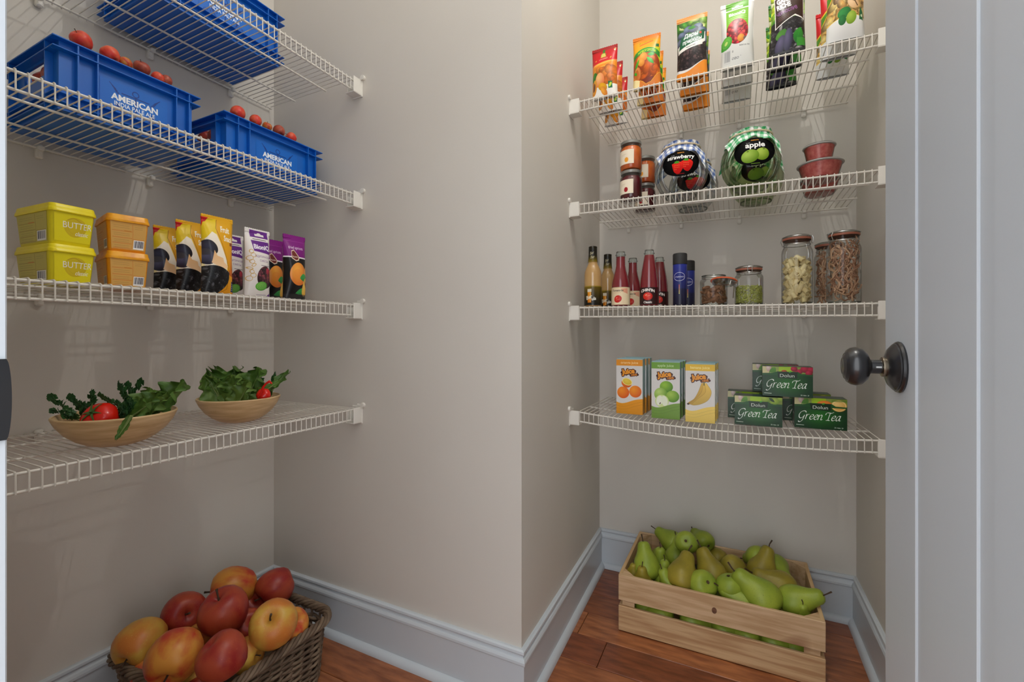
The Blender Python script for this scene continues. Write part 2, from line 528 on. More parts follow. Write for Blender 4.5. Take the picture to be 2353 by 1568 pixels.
def art_prunes():
    a = Art(92, 200, (40, 100, 30))
    a.blobs(lambda x, y: 8 < y < 50, 60, 6, 12, [(60, 130, 30), (40, 100, 24), (120, 160, 60), (200, 210, 140), (80, 120, 40)], shade=.3)
    a.rect(0, 0, 92, 14, (236, 150, 70), 1, (246, 170, 100))
    for x, y, r in ((16, 62, .3), (36, 46, -.3), (66, 44, .2), (80, 60, .4), (6, 84, 0), (52, 50, .1), (88, 86, .2)):
        a.ell(x, y, 15, 12, (120, 135, 165), r, (34, 44, 66))
    a.leaf(34, 42, 26, 12, .1, (60, 150, 40), (30, 110, 30))
    a.rect(0, 112, 92, 200, (44, 32, 34))
    a.blobs(lambda x, y: 96 < y < 170, 200, 3, 6, [(52, 38, 40), (36, 26, 30), (74, 56, 56), (30, 20, 24)], shade=.6)
    t = np.linspace(0, 1, 12)
    a.poly([(2 + 86 * q, 96 - 34 * q + 6 * math.sin(PI * q)) for q in t] + [(88, 92), (80, 100)] + [(80 - 76 * q, 104 + 16 * q) for q in t], (240, 238, 232))
    a.poly([(14 + 72 * q, 70 - 14 * q) for q in t] + [(84, 86)] + [(84 - 78 * q, 86 + 24 * q) for q in t], (14, 92, 56))
    a.text('Дары', 44, 74, 13, (245, 250, 245), bold=.03, shear=.25, rot=-.12, xs=.9).text('природы', 48, 92, 12, (245, 250, 245), bold=.03, shear=.25, rot=-.16, xs=.82)
    a.ell(74, 66, 3.4, 3.8, (214, 50, 30)).text('Чернослив', 44, 107, 4, (60, 60, 60), bold=.02, rot=-.2)
    b = [(92 * q, 160 + 14 * math.sin(3.4 * q + .6)) for q in t]
    a.poly(b + [(92, 200), (0, 200)], (232, 230, 228)).poly([(x, y + 10 - 10 * (x / 92)) for x, y in b] + [(92, 200), (0, 200)], (240, 146, 44))
    return a.mat('print_prune_pouch', .35)
def art_green_mix():
    a = Art(92, 203, (236, 236, 234))
    a.rect(0, 0, 92, 203, (242, 242, 240), 1, (214, 216, 212))
    a.rect(15, 0, 77, 24, (96, 172, 24)).ell(46, 15, 7, 5, (240, 242, 238)).rect(31, 14, 62, 20, (240, 242, 238))
    a.rect(15, 22, 77, 24, (238, 240, 236)).rect(15, 26, 77, 110, (116, 184, 28), 1, (128, 196, 40))
    a.text('BioniQ', 46, 44, 10, (248, 252, 244), bold=.045, xs=1.15, rot=-.03)
    for i in range(3): a.line([(22, 54 + 6 * i), (40, 50 + 6 * i), (72, 53 + 6 * i)], 1.1, (190, 224, 130))
    keep = a.a.copy()
    ins = lambda x, y: (((x - 46) / 31) ** 2 + ((y - 98) / 40) ** 2 < 1)
    a.ell(46, 98, 31, 40, (120, 20, 30)).blobs(ins, 90, 4.5, 7.5, [(200, 40, 60), (170, 26, 50), (214, 70, 70), (120, 16, 34), (90, 14, 30), (190, 50, 50)], (1.0, 1.4), .4)
    a.ell(56, 122, 10, 12, (240, 170, 70), .3, (206, 120, 40)).ell(72, 124, 9, 6, (110, 90, 80))
    a.clip_to(keep, ins)
    a.ell(14, 128, 16, 20, (110, 190, 70), .55, (70, 160, 60)).ell(14, 128, 9, 12, (140, 210, 90), .55, ring=.8).ell(14, 128, 4, 6, (200, 224, 120), .5)
    a.barcode(9, 150, 27, 190, (130, 132, 136), (206, 208, 206))
    a.text('овоф', 44, 180, 8, (80, 82, 84), shear=.2).text('масса 50', 66, 146, 4.6, (60, 62, 64)).text('8', 33, 160, 6, (120, 122, 120))
    return a.mat('print_green_berry_pouch', .3)
def art_garden():
    a = Art(88, 210, (60, 110, 30))
    a.blobs(lambda x, y: y < 120, 90, 6, 13, [(190, 214, 50), (120, 180, 40), (60, 130, 40), (230, 236, 170), (20, 110, 50), (150, 196, 60)], shade=.3)
    a.rect(0, 118, 88, 210, (44, 42, 46)).blobs(lambda x, y: y > 112, 260, 2.4, 5, [(30, 30, 34), (52, 50, 54), (120, 118, 120), (24, 22, 26)], (1.4, 2.6), .6)
    a.poly([(8, 46), (72, 20), (84, 26), (86, 124), (60, 112), (10, 140)], (244, 242, 236))
    a.poly([(10, 48), (72, 23), (82, 28), (84, 120), (62, 108), (12, 136)], (62, 34, 22), 1, (44, 24, 18))
    a.text('GARDEN', 42, 62, 15, (250, 250, 248), bold=.05, xs=.62, rot=-.16).text('RICHE', 34, 82, 15, (250, 250, 248), bold=.05, xs=.62, rot=-.16)
    a.text('ЧЕРНОСЛИВ', 42, 98, 10, (150, 90, 160), bold=.02, xs=.62, rot=-.24)
    for i in range(3): a.line([(18, 110 + 5 * i), (46, 102 + 5 * i)], 1.2, (120, 80, 70))
    a.ell(78, 34, 14, 18, (180, 216, 60), .3, (120, 180, 30)).leaf(0, 30, 26, 22, .2, (40, 150, 50), (20, 110, 40))
    a.ell(26, 158, 16, 11, (90, 150, 60), -.7, (60, 120, 40))
    a.ell(24, 186, 12, 26, (104, 98, 130), .25, (46, 42, 66)).ell(44, 176, 11, 30, (96, 90, 124), .1, (44, 40, 64))
    a.leaf(64, 190, 44, 26, -1.3, (50, 150, 40), (30, 110, 40)).rect(66, 176, 88, 198, (60, 150, 50)).rect(0, 204, 88, 210, (60, 60, 62))
    return a.mat('print_garden_pouch', .3)
def art_pistachio():
    a = Art(88, 210, (212, 20, 30))
    a.poly([(0, 84), (84, 0), (88, 0), (88, 210), (0, 210)], (88, 150, 40)).poly([(0, 80), (80, 0), (86, 0), (0, 86)], (240, 200, 40))
    a.text('ФИСТАШКИ', 40, 52, 9, (220, 240, 120), bold=.03, rot=-.95, xs=.62)
    keep = a.a.copy()
    ins = lambda x, y: (y > 112 - 1.95 * x) & (y < 164 - 14 * np.sin(np.clip(x, 0, 88) / 88 * 3.0)) & (y > 1.6 * x - 100)
    a.rect(0, 0, 88, 190, (132, 96, 48)).blobs(lambda x, y: y < 190, 170, 6, 10, [(200, 160, 90), (180, 138, 72), (214, 178, 110), (150, 110, 56)], (1.3, 1.9), .4)
    a.clip_to(keep, ins)
    a.line([(0, 112), (57, 0)], 1.8, (240, 200, 60))
    lowp = [(x, 164 - 14 * math.sin(x / 88 * 3.0)) for x in range(0, 89, 4)]
    a.poly(lowp + [(88, 210), (0, 210)], (240, 240, 238), 1, (216, 218, 218)).line(lowp, 1.6, (240, 214, 80))
    a.ell(60, 118, 13, 18, (244, 208, 166), -.5, (214, 170, 120)).line([(52, 108), (64, 114), (70, 128)], 2.4, (90, 60, 30))
    a.ell(38, 142, 16, 14, (50, 150, 70), -.6, (30, 110, 50)).ell(34, 160, 9, 13, (40, 130, 60), 0, (24, 100, 44)).ell(55, 158, 12, 17, (170, 200, 80), .2, (120, 160, 40))
    a.poly([(76, 132), (84, 144), (84, 168), (74, 166)], (20, 104, 54)).ell(80, 156, 2.5, 4, (230, 240, 200))
    return a.mat('print_pistachio_pouch', .3)
def art_fruit_snack():
    a = Art(77, 195, (232, 166, 20))
    a.rect(0, 0, 77, 195, (238, 178, 24), 1, (226, 150, 10))
    a.poly([(0, 10), (34, 12), (30, 40), (52, 120), (50, 150), (0, 160)], (240, 200, 30), 1, (250, 240, 220))
    a.poly([(0, 12), (34, 6), (28, 50), (0, 60)], (240, 206, 20)).poly([(4, 60), (20, 40), (30, 46), (50, 110), (48, 130), (4, 134)], (250, 240, 222))
    a.poly([(0, 6), (16, 6), (9, 16), (3, 19), (0, 30)], (206, 24, 26))
    a.line([(36, 8), (30, 30), (44, 80), (58, 140), (54, 180), (36, 192)], .9, (120, 80, 10))
    a.text('Fruit', 52, 38, 15, (252, 248, 236), bold=.03, xs=.55, rot=.06).text('Snack', 58, 60, 14, (252, 248, 236), bold=.03, xs=.5, rot=.1)
    a.rect(62, 62, 70, 70, (140, 70, 40)).ell(68, 114, 8, 22, (240, 160, 50), .1, (200, 100, 10)).ell(66, 138, 9, 9, (214, 110, 20), 0, (180, 80, 10))
    a.ell(12, 80, 15, 19, (58, 60, 84), -.5, (16, 16, 28)).ell(8, 106, 14, 17, (88, 90, 120), 0, (30, 30, 48)).ell(4, 92, 10, 8, (70, 70, 80))
    a.poly([(20, 86), (26, 100), (40, 104), (42, 114), (54, 124), (46, 130), (30, 126), (14, 118)], (240, 190, 130), 1, (250, 214, 170))
    keep = a.a.copy(); ins = lambda x, y: (y > 124 + .10 * (x - 20) ** 2 * .1) & ((x < 58 - (y - 150).clip(0, 99) ** 2 / 70) if hasattr(y, 'clip') else (x < 60))
    a.rect(0, 118, 62, 195, (16, 16, 18)).blobs(lambda x, y: y > 116 and x < 60, 240, 1.8, 3.6, [(22, 22, 26), (12, 12, 14), (70, 70, 74), (30, 30, 34)], (1.4, 2.6), .65)
    a.clip_to(keep, ins)
    a.rect(66, 160, 77, 186, (24, 40, 90)); [a.line([(67, 166 + 5 * i), (76, 165 + 5 * i)], 1.2, (200, 214, 236)) for i in range(4)]
    return a.mat('print_prune_snack_pouch', .3)
def art_purple_mix():
    a = Art(70, 183, (242, 238, 234))
    a.rect(0, 0, 70, 183, (244, 240, 236), 1, (224, 218, 214))
    a.rect(12, 3, 62, 22, (104, 40, 140)).ell(37, 13, 6, 4.5, (242, 238, 234)).rect(25, 12, 50, 18, (242, 238, 234))
    a.line([(18, 27), (54, 27)], 1.6, (60, 50, 60)).poly([(12, 31), (62, 31), (64, 64), (16, 60)], (104, 40, 140))
    a.text('BioniQ', 40, 53, 12, (246, 242, 250), bold=.04, xs=.95)
    a.text('МЕДИТЕРРАНСКАЯ', 40, 76, 5.4, (130, 90, 140), xs=.62).text('СМЕСЬ', 42, 87, 5.4, (130, 90, 140)).line([(32, 97), (66, 97)], 1.2, (60, 30, 60))
    for i in range(9):
        a.ell(10 + 4 * math.sin(i * 2.1), 62 + 9 * i, 5 + 2 * math.sin(i), 6, (206, 168, 96), rot=i, ring=1.4)
    keep = a.a.copy(); ins = lambda x, y: ((x - 46) / 24) ** 2 + ((y - 128) / 30) ** 2 < 1
    a.ell(46, 128, 24, 30, (60, 30, 36)).blobs(ins, 70, 3, 6, [(70, 34, 44), (100, 50, 60), (50, 26, 34), (120, 60, 64)], (1.1, 1.8), .5)
    a.ell(54, 110, 7, 9, (190, 60, 80), .2, (150, 40, 60)).clip_to(keep, ins)
    a.ell(36, 152, 16, 12, (110, 180, 70), -.2, (70, 150, 50)); [a.ell(36, 152, r, r * .72, (150, 214, 110), -.2, ring=.9) for r in (4, 8, 12)]
    a.poly([(52, 180), (66, 168), (68, 176), (60, 183)], (104, 40, 140)).line([(26, 176), (52, 175)], 1.4, (140, 130, 150))
    return a.mat('print_purple_mix_pouch', .3)
def art_black_apricot():
    a = Art(70, 188, (14, 13, 14))
    a.rect(0, 0, 70, 62, (136, 22, 132), 1, (122, 18, 120)).rect(0, 16, 70, 17.4, (160, 60, 156)).rect(0, 62, 70, 66, (238, 232, 238))
    a.text('dried apricots', 32, 40, 9, (244, 232, 246), xs=.62, shear=.1)
    a.poly([(16, 46), (24, 42), (38, 62), (36, 72), (26, 76), (14, 68)], (236, 214, 190)).poly([(17, 48), (24, 45), (35, 62), (34, 70), (26, 73), (16, 66)], (110, 34, 26))
    a.text('Kavini', 25, 65, 4.4, (245, 235, 225), bold=.02)
    a.ell(34, 112, 25, 33, (250, 176, 70), 0, (222, 116, 40)).ell(62, 112, 9, 24, (240, 180, 90), .1, (220, 140, 60))
    a.ell(30, 110, 12, 12, (240, 140, 60), al=.4)
    a.leaf(36, 124, 30, 22, -.2, (60, 170, 80), (36, 130, 60)).leaf(28, 168, 40, 18, -.35, (60, 170, 80), (30, 120, 56))
    a.ell(58, 148, 11, 27, (244, 206, 100), .12, (226, 170, 60)).poly([(56, 128), (66, 140), (64, 152), (56, 140)], (130, 50, 24))
    a.rect(0, 170, 70, 188, (60, 58, 60), .5)
    return a.mat('print_black_apricot_pouch', .3)

# ---- cartons
def art_juice(kind):
    top, wave, name = {'orange': ((232, 150, 30), (236, 156, 20), 'orange juice'), 'apple': ((112, 164, 50), (118, 160, 60), 'apple juice'),
                       'banana': ((232, 190, 36), (244, 212, 100), 'banana juice')}[kind]
    a = Art(91, 194, (222, 221, 219))
    a.rect(0, 0, 91, 22, top).text(name, 45.5, 15, 8.6, np.minimum(255, np.asarray(top) * .55 + 130), bold=.02)
    dk = (70, 24, 12)
    a.text('Juice', 42, 50, 17, dk, bold=.17, rot=-.14, xs=.92).text('100%', 62, 57, 7.4, dk, bold=.24, rot=-.1, shear=.1).line([(20, 47), (64, 41)], 10, dk).line([(50, 55.5), (74, 53)], 8, dk)
    a.text('Juice', 42, 50, 17, (244, 160, 30), bold=.055, rot=-.14, xs=.92).text('100%', 62, 57, 7, (232, 146, 30), bold=.04, rot=-.1, shear=.1)
    if kind == 'orange':
        a.ell(36, 84, 18, 16, (244, 130, 30), .3, (214, 90, 10)).ell(38, 79, 18, 12.5, (250, 240, 160), .35).ell(38, 79, 15.5, 10.5, (240, 214, 80), .35, (226, 190, 50))
        a.ell(24, 118, 21, 21, (250, 150, 30), 0, (222, 92, 10)).ell(66, 113, 21, 21, (250, 156, 30), 0, (222, 96, 10))
    elif kind == 'apple':
        a.ell(48, 84, 21, 20, (150, 200, 50), 0, (80, 136, 16)).ell(30, 110, 21, 22, (190, 220, 120), 0, (96, 150, 30)).ell(68, 116, 21, 20, (170, 206, 80), 0, (84, 140, 20))
        a.ell(34, 134, 22, 22, (208, 226, 150)).ell(26, 132, 10, 17, (240, 246, 226), .2).ell(42, 133, 10, 18, (236, 244, 220), -.2).ell(28, 142, 1.6, 4, (70, 50, 20), .3)
    else:
        for i, (dx, c) in enumerate(((-14, (224, 180, 70)), (-4, (236, 194, 80)), (8, (246, 206, 90)))):
            p = crom([(62 + dx * .4, 62), (72 + dx, 90), (62 + dx, 118), (40 + dx * .5, 134), (8 + 6 * i, 132 + 2 * i), (34 + dx * .5, 116), (54 + dx, 92), (56 + dx * .4, 62)], 8)
            a.poly(p, c, 1, np.asarray(c) * .8).line(p, .6, (150, 110, 30))
        a.ell(9, 134, 4, 3, (70, 46, 20)).rect(56, 58, 60, 70, (120, 110, 50))
    t = np.linspace(0, 1, 14)
    w = [(91 * q, 150 + 10 * math.sin(PI * 1.5 * q + .2) * (1 - q) - 12 * q * q) for q in t]
    a.poly(w + [(91, 194), (0, 194)], wave, 1, np.asarray(wave) * .93)
    for d in (12, 22): a.line([(91 * q, 152 + d + 8 * math.sin(PI * 1.5 * q) * (1 - q) - 16 * q * q) for q in t], 1.2, np.asarray(wave) * .86)
    return a.mat('print_%s_juice_carton' % kind, .35)
def art_juice_side(kind):
    wave = {'orange': (226, 150, 30), 'apple': (100, 150, 60), 'banana': (240, 206, 90)}[kind]
    a = Art(50, 194, (176, 206, 208))
    t = np.linspace(0, 1, 8)
    a.poly([(50 * q, 142 - 16 * q) for q in t] + [(50, 194), (0, 194)], wave)
    a.poly([(14, 0), (36, 0), (26, 26)], (140, 168, 120), .6)
    return a.mat('print_%s_juice_carton_side' % kind, .35)
def green_tea(a, x, y, u, col):
    sh = .26; A = math.radians(-38)
    def st(ox, pts):
        a.nib([(x + (ox + px + py * sh) * u, y - py * u) for px, py in pts], .092 * u, .034 * u, A, col)
    st(0, [(1.12, 1.36), (.95, 1.6), (.62, 1.62), (.26, 1.38), (.08, .85), (.22, .3), (.52, .16), (.82, .4), (.98, .74)])
    st(0, [(.99, .8), (.94, .3), (.86, -.22), (.62, -.58), (.36, -.6), (.24, -.46)])
    st(1.32, [(0, 1.0), (0, .5), (.0, .02)]); st(1.32, [(.0, .5), (.16, .9), (.4, 1.0)])
    for o in (1.94, 2.66):
        st(o, [(.04, .48), (.42, .56), (.56, .8), (.4, 1.0), (.14, .82), (.02, .4), (.16, .05), (.38, .02), (.58, .22)])
    st(3.38, [(.0, 1.0), (0, .5), (0, .02)]); st(3.38, [(.0, .5), (.2, .92), (.44, .98), (.52, .7), (.47, .2), (.56, .02), (.7, .12)])
    st(4.55, [(-.12, 1.1), (-.08, 1.42), (.25, 1.52), (.75, 1.48), (1.02, 1.66)]); st(4.55, [(.52, 1.5), (.5, .8), (.48, .04)]); st(4.55, [(.2, .0), (.48, .04), (.74, .0)])
    st(5.55, [(.04, .48), (.42, .56), (.56, .8), (.4, 1.0), (.14, .82), (.02, .4), (.16, .05), (.38, .02), (.58, .22)])
    st(6.28, [(.56, .92), (.32, 1.0), (.06, .62), (.04, .18), (.2, .02), (.42, .3), (.58, .9)]); st(6.28, [(.6, 1.0), (.54, .4), (.58, .06), (.74, .1)])
def art_tea(kind):
    a = Art(132, 92, (18, 90, 26), k=3.4)
    Y, X = np.mgrid[0:a.h, 0:a.w]; d = np.hypot((X / a.k - 66) / 66, (Y / a.k - 52) / 44)
    t = np.clip(d, 0, 1)[..., None]; a.a[:] = np.asarray((30, 112, 22)) * (1 - t) + np.asarray((8, 56, 24)) * t
    a.rect(0, 0, 132, 21, (150, 168, 90), 1, (120, 140, 50), True)
    a.poly([(0, 0), (10, 0), (24, 21), (0, 21)], (206, 200, 150)).ell(17, 5, 7, 11, (226, 210, 204), 0, (180, 150, 140))
    for i in range(5): a.leaf(18 + 4 * i, 21, 20, 5, -1.1 - .12 * i, (90, 150, 40), (60, 110, 30))
    a.rect(44, 0, 80, 18, (150, 190, 20), 1, (170, 206, 30))
    if kind == 'raspberry':
        for x, y, r in ((84, 6, 9), (98, 14, 8), (112, 6, 12), (128, 8, 10), (90, 18, 6), (122, 18, 9)): a.ell(x, y, r, r * .9, (196, 30, 70), 0, (110, 6, 30))
        a.ell(58, 16, 8, 6, (190, 80, 20), 0, (140, 50, 10))
    elif kind == 'lime':
        for x, y, r in ((88, 6, 14), (112, 12, 13), (128, 4, 9)): a.ell(x, y, r, r * .8, (180, 206, 70), 0, (110, 150, 30))
        a.leaf(96, 2, 20, 8, .7, (40, 80, 20), (30, 60, 10))
    else:
        a.ell(76, 20, 20, 14, (236, 140, 50), 0, (210, 100, 30)).ell(112, 20, 19, 17, (240, 206, 130), 0, (216, 160, 70)).ell(112, 20, 17, 15, (250, 230, 170), ring=1.4)
        a.rect(94, 4, 132, 8, (60, 110, 30), .5)
    a.poly([(0, 21), (30, 19), (44, 16), (92, 17), (108, 23), (132, 23), (132, 92), (0, 92)], (16, 86, 26), .0)
    bandc = np.asarray((18, 84, 28))
    a.poly([(0, 21), (26, 20), (40, 15), (94, 15), (104, 22), (132, 23), (132, 27), (0, 27)], bandc)
    a.poly([(40, 16), (93, 16), (92, 36), (42, 35)], (12, 44, 18)).leaf(70, 18, 9, 5, -.5, (70, 170, 50), (40, 130, 30))
    a.text('Dolun', 66, 32, 10, (236, 244, 234), bold=.0, xs=1.12)
    green_tea(a, 8, 65, 15.2, (246, 250, 246))
    a.line([(5, 83), (24, 83.6)], 1.6, (210, 226, 210)).text('25 пак. 2г', 112, 87, 3.6, (220, 232, 220), bold=.02)
    return a.mat('print_%s_tea_box' % kind, .3)
def art_tea_top():
    a = Art(132, 62, (20, 74, 32)); a.rect(0, 0, 132, 62, (24, 80, 36), 1, (14, 56, 26))
    a.text('Dolun  Green Tea', 66, 40, 10, (190, 214, 190))
    return a.mat('print_tea_box_top', .3)
def art_tea_side():
    a = Art(62, 92, (14, 60, 26)); a.rect(12, 48, 48, 84, (200, 206, 200)); a.rect(16, 54, 44, 78, (30, 70, 40))
    return a.mat('print_tea_box_side', .3)
def art_butter_front():
    a = Art(66, 56, (236, 222, 30))
    a.ell(36, 26, 20, 20, (206, 176, 40), 0, (196, 158, 34), al=.55); a.ell(36, 26, 14, 14, (190, 160, 40), ring=.7, al=.6); a.line(crom([(22, 12), (34, 8), (48, 16)], 6), .7, (170, 130, 40))
    a.text('BUTTER', 40, 28, 12.5, (240, 238, 240), bold=.0, xs=.82).text('classic', 48, 42, 8.6, (240, 238, 236), bold=.01, shear=.2, xs=.8)
    return a.mat('print_butter_tub_front', .35)
def art_butter_label(bgc, line):
    a = Art(100, 58, bgc)
    for x0, y0, x1, y1 in ((4, 4, 58, 18), (4, 20, 58, 32), (4, 34, 58, 44), (4, 46, 58, 55), (62, 4, 96, 34)):
        a.rect(x0, y0, x1, y1, np.asarray(bgc) * .96 + 6)
        for i in range(2): a.line([(x0 + 4, y0 + 4 + 4 * i), (x1 - 8, y0 + 4 + 4 * i)], .7, np.asarray(bgc) * .84)
        a.line([(x0, y1 + 1), (x1, y1 + 1)], .8, line)
    a.line([(60, 3), (60, 56)], .8, line).rect(36, 17.4, 56, 19.4, (206, 130, 40)).barcode(64, 36, 96, 56)
    return a.mat('print_butter_tub_label_%d' % bgc[0], .4)
def art_crate():
    a = Art(150, 88, (10, 104, 200), k=3)
    dk = (4, 56, 136)
    a.ell(76, 14, 8, 8, dk, ring=2.4).line([(76, 22), (76, 74)], 3.2, dk).line([(46, 24), (106, 24)], 2.6, dk)
    a.line(crom([(36, 58), (46, 74), (76, 82), (106, 74), (116, 58)], 8), 3.4, dk).poly([(30, 60), (38, 50), (44, 64)], dk).poly([(108, 64), (114, 50), (122, 60)], dk)
    for sgn in (-1, 1):
        for i in range(4):
            a.line(crom([(76 + sgn * (34 + 3 * i), 30 - 4 * i), (76 + sgn * (42 + 3 * i), 26 - 5 * i), (76 + sgn * (44 + 4 * i), 18 - 4 * i)], 5), 1.8, dk)
            a.ell(76 + sgn * (30 + 9 * i), 66 + 2 * i, 7, 4, dk, rot=sgn * .4, ring=1.2)
    a.text('AMERICAN', 75, 45, 15, (238, 242, 246), bold=.04, xs=.98).text('INDIA PALE ALE', 75, 59, 10.5, (238, 242, 246), bold=.02, xs=.86)
    a.text('craft beer', 75, 78, 6, (230, 236, 242), shear=.2)
    return a.mat('print_crate_logo', .4)
# ---- bottle, can and jar labels (wrap labels: x runs round the side, the middle faces out)
def art_beer():
    a = Art(100, 62, (20, 16, 8))
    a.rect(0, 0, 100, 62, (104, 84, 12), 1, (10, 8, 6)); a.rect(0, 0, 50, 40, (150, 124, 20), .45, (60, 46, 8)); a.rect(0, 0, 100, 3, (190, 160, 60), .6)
    a.rect(37, 10, 52, 20, (226, 218, 196)).rect(38, 20, 51, 54, (232, 150, 24), 1, (206, 116, 10)).rect(46, 22, 49, 52, (240, 214, 150), .7)
    a.text('Bier', 44, 42, 12, (236, 232, 214), bold=.03, rot=-.3, shear=.2, xs=.8).text('ula', 60, 46, 10, (236, 236, 230), bold=.03, shear=.2, rot=-.15)
    return a.mat('print_beer_label', .3)
def art_beer_foil():
    a = Art(60, 40, (24, 20, 8)); a.rect(0, 20, 60, 40, (24, 20, 8), 1, (140, 116, 24))
    a.text('Bier', 30, 18, 9, (214, 206, 170), shear=.3, rot=-.2).text('Bier', 33, 30, 9, (214, 206, 170), shear=.3, rot=-.1)
    return a.mat('print_beer_foil', .35)
def art_ketchup_cream():
    a = Art(150, 62, (236, 216, 180))
    a.rect(0, 0, 150, 2.4, (200, 180, 140)); a.poly([(84, 6), (108, 4), (108, 24), (92, 18)], (226, 150, 120), .8)
    a.text("Tomato'ss", 70, 15, 7, (60, 40, 30), bold=.02, shear=.25).line([(58, 20), (82, 20)], .8, (190, 150, 110))
    a.ell(72, 42, 14, 12.5, (220, 50, 36), -.5, (186, 26, 18)).ell(68, 38, 3, 1.6, (244, 150, 130), -.4).line([(66, 46), (80, 42)], .8, (250, 160, 140))
    return a.mat('print_ketchup_cream_label', .4)
def art_ketchup_black():
    a = Art(150, 62, (60, 10, 14))
    a.rect(46, 0, 104, 62, (44, 16, 18)).text("CHIN'IN", 74, 14, 9.6, (240, 236, 230), bold=.05, arc=.008)
    a.ell(75, 33, 16.5, 14.5, (230, 60, 40), 0, (190, 30, 20)).ell(70, 28, 4, 2, (246, 170, 140), -.3).line([(72, 33), (84, 29)], .9, (250, 190, 160))
    a.text('Classic', 75, 58, 7.4, (236, 228, 222), bold=.04)
    return a.mat('print_ketchup_black_label', .4)
def art_can():
    a = Art(140, 150, (34, 44, 120)); a.rect(0, 0, 140, 150, (44, 56, 150), 1, (26, 28, 60))
    a.rect(0, 90, 140, 150, (30, 30, 52), .6, (24, 20, 34))
    a.ell(70, 46, 19, 16, (220, 220, 232), ring=1.5).text('neon', 70, 49.5, 8, (220, 220, 232), shear=.2, xs=1.25)
    for i in range(7): a.rect(68.5, 76 + 5 * i, 71.5, 79 + 5 * i, (236, 90 + 24 * i, 60 + 10 * i))
    return a.mat('print_blue_can', .35)
def art_jar(kind):
    a = Art(110, 88, (6, 6, 7), k=3.6)
    a.text('nature', 55, 12, 5, (226, 150, 50), bold=.03)
    if kind == 'strawberry':
        a.text('fresh', 33, 20, 3.4, (230, 230, 230)).text('strawberry', 55, 32, 13, (248, 248, 246), bold=.03, shear=.1, xs=.92)
        for x, y, r in ((72, 54, .2), (46, 60, -.2)):
            a.poly(crom([(x - 16, y - 12), (x + 4, y - 18), (x + 17, y - 8), (x + 12, y + 10), (x + 2, y + 20), (x - 10, y + 12), (x - 16, y - 12)], 8), (232, 44, 32), 1, (196, 20, 20))
            [a.leaf(x - 2, y - 13, 9, 4, -.4 - .6 * i, (80, 160, 40), (50, 120, 30)) for i in range(5)]
            for i in range(10): a.ell(x - 8 + 4 * (i % 4), y - 6 + 6 * (i // 4), .8, 1.1, (250, 150, 90))
        a.line([(44, 80), (64, 80)], 2, (150, 20, 20))
    else:
        a.text('fresh', 38, 20, 3.4, (230, 230, 230)).text('apple', 55, 34, 16, (248, 248, 246), bold=.03)
        a.ell(72, 56, 18, 18, (180, 206, 90), 0, (120, 156, 40)).ell(42, 60, 22, 19, (176, 206, 96), -.2, (110, 150, 40)).ell(36, 46, 3, 1.4, (70, 90, 30)).ell(76, 42, 3, 1.4, (70, 90, 30))
        a.line([(46, 82), (66, 82)], 2, (110, 150, 50))
    a.al = np.zeros((a.h, a.w), np.float32)
    w = a.win(0, 0, a.W, a.H); d = np.hypot((w[2] - 55) / 54.5, (w[3] - 44) / 43.5)
    a.al[:] = np.clip((1 - d) * 44 * a.k, 0, 1)
    return a.mat('print_%s_jar_label' % kind, .6, .08)
def art_jam(dot):
    a = Art(60, 44, (240, 228, 206)); a.ell(36, 31, 6.5, 7.5, dot); a.line([(16, 14), (34, 13)], .8, (190, 170, 140)); a.line([(16, 18), (30, 17)], .6, (200, 180, 150))
    return a.mat('print_jam_label_%d' % dot[1], .45)
def art_gingham(c):
    a = Art(120, 120, (246, 246, 244), k=3)
    Y, X = np.mgrid[0:a.h, 0:a.w] / a.k
    s = ((X % 12) < 6).astype(float) + ((Y % 12) < 6); t = (s / 2)[..., None]
    a.a[:] = np.asarray((246, 246, 244)) * (1 - t) + np.asarray(c) * t
    return a.mat('print_gingham_%d' % c[0], .8, .1)

# ------------------------------------------------------------------ materials
M_wall = P('greige_wall_paint', (213, 209, 201), .62, spec=.25, var=(209, 204, 196), scale=1.5, bump=.06, bscale=260)
M_ceil = P('white_ceiling_paint', (236, 235, 230), .8, spec=.2, bump=.05, bscale=200)
M_trim = P('white_trim_paint', (204, 211, 216), .32, spec=.5, var=(198, 206, 213), scale=3)
M_door = P('white_door_paint', (188, 194, 199), .42, spec=.35, var=(184, 190, 196), scale=2, bump=.03, bscale=90)
M_wire = P('white_vinyl_wire', (222, 218, 209), .35, spec=.5)
M_plastic = P('white_plastic', (226, 223, 215), .4, spec=.45)
M_steel = P('bright_steel', (190, 190, 188), .3, metal=1.0)
M_bronze = P('black_bronze', (26, 27, 30), .28, spec=.55, coat=.3, var=(32, 31, 32), scale=20)
M_nickel = P('worn_nickel', (150, 138, 120), .3, metal=1.0)
M_dark = P('dark_gap', (20, 18, 16), .9)

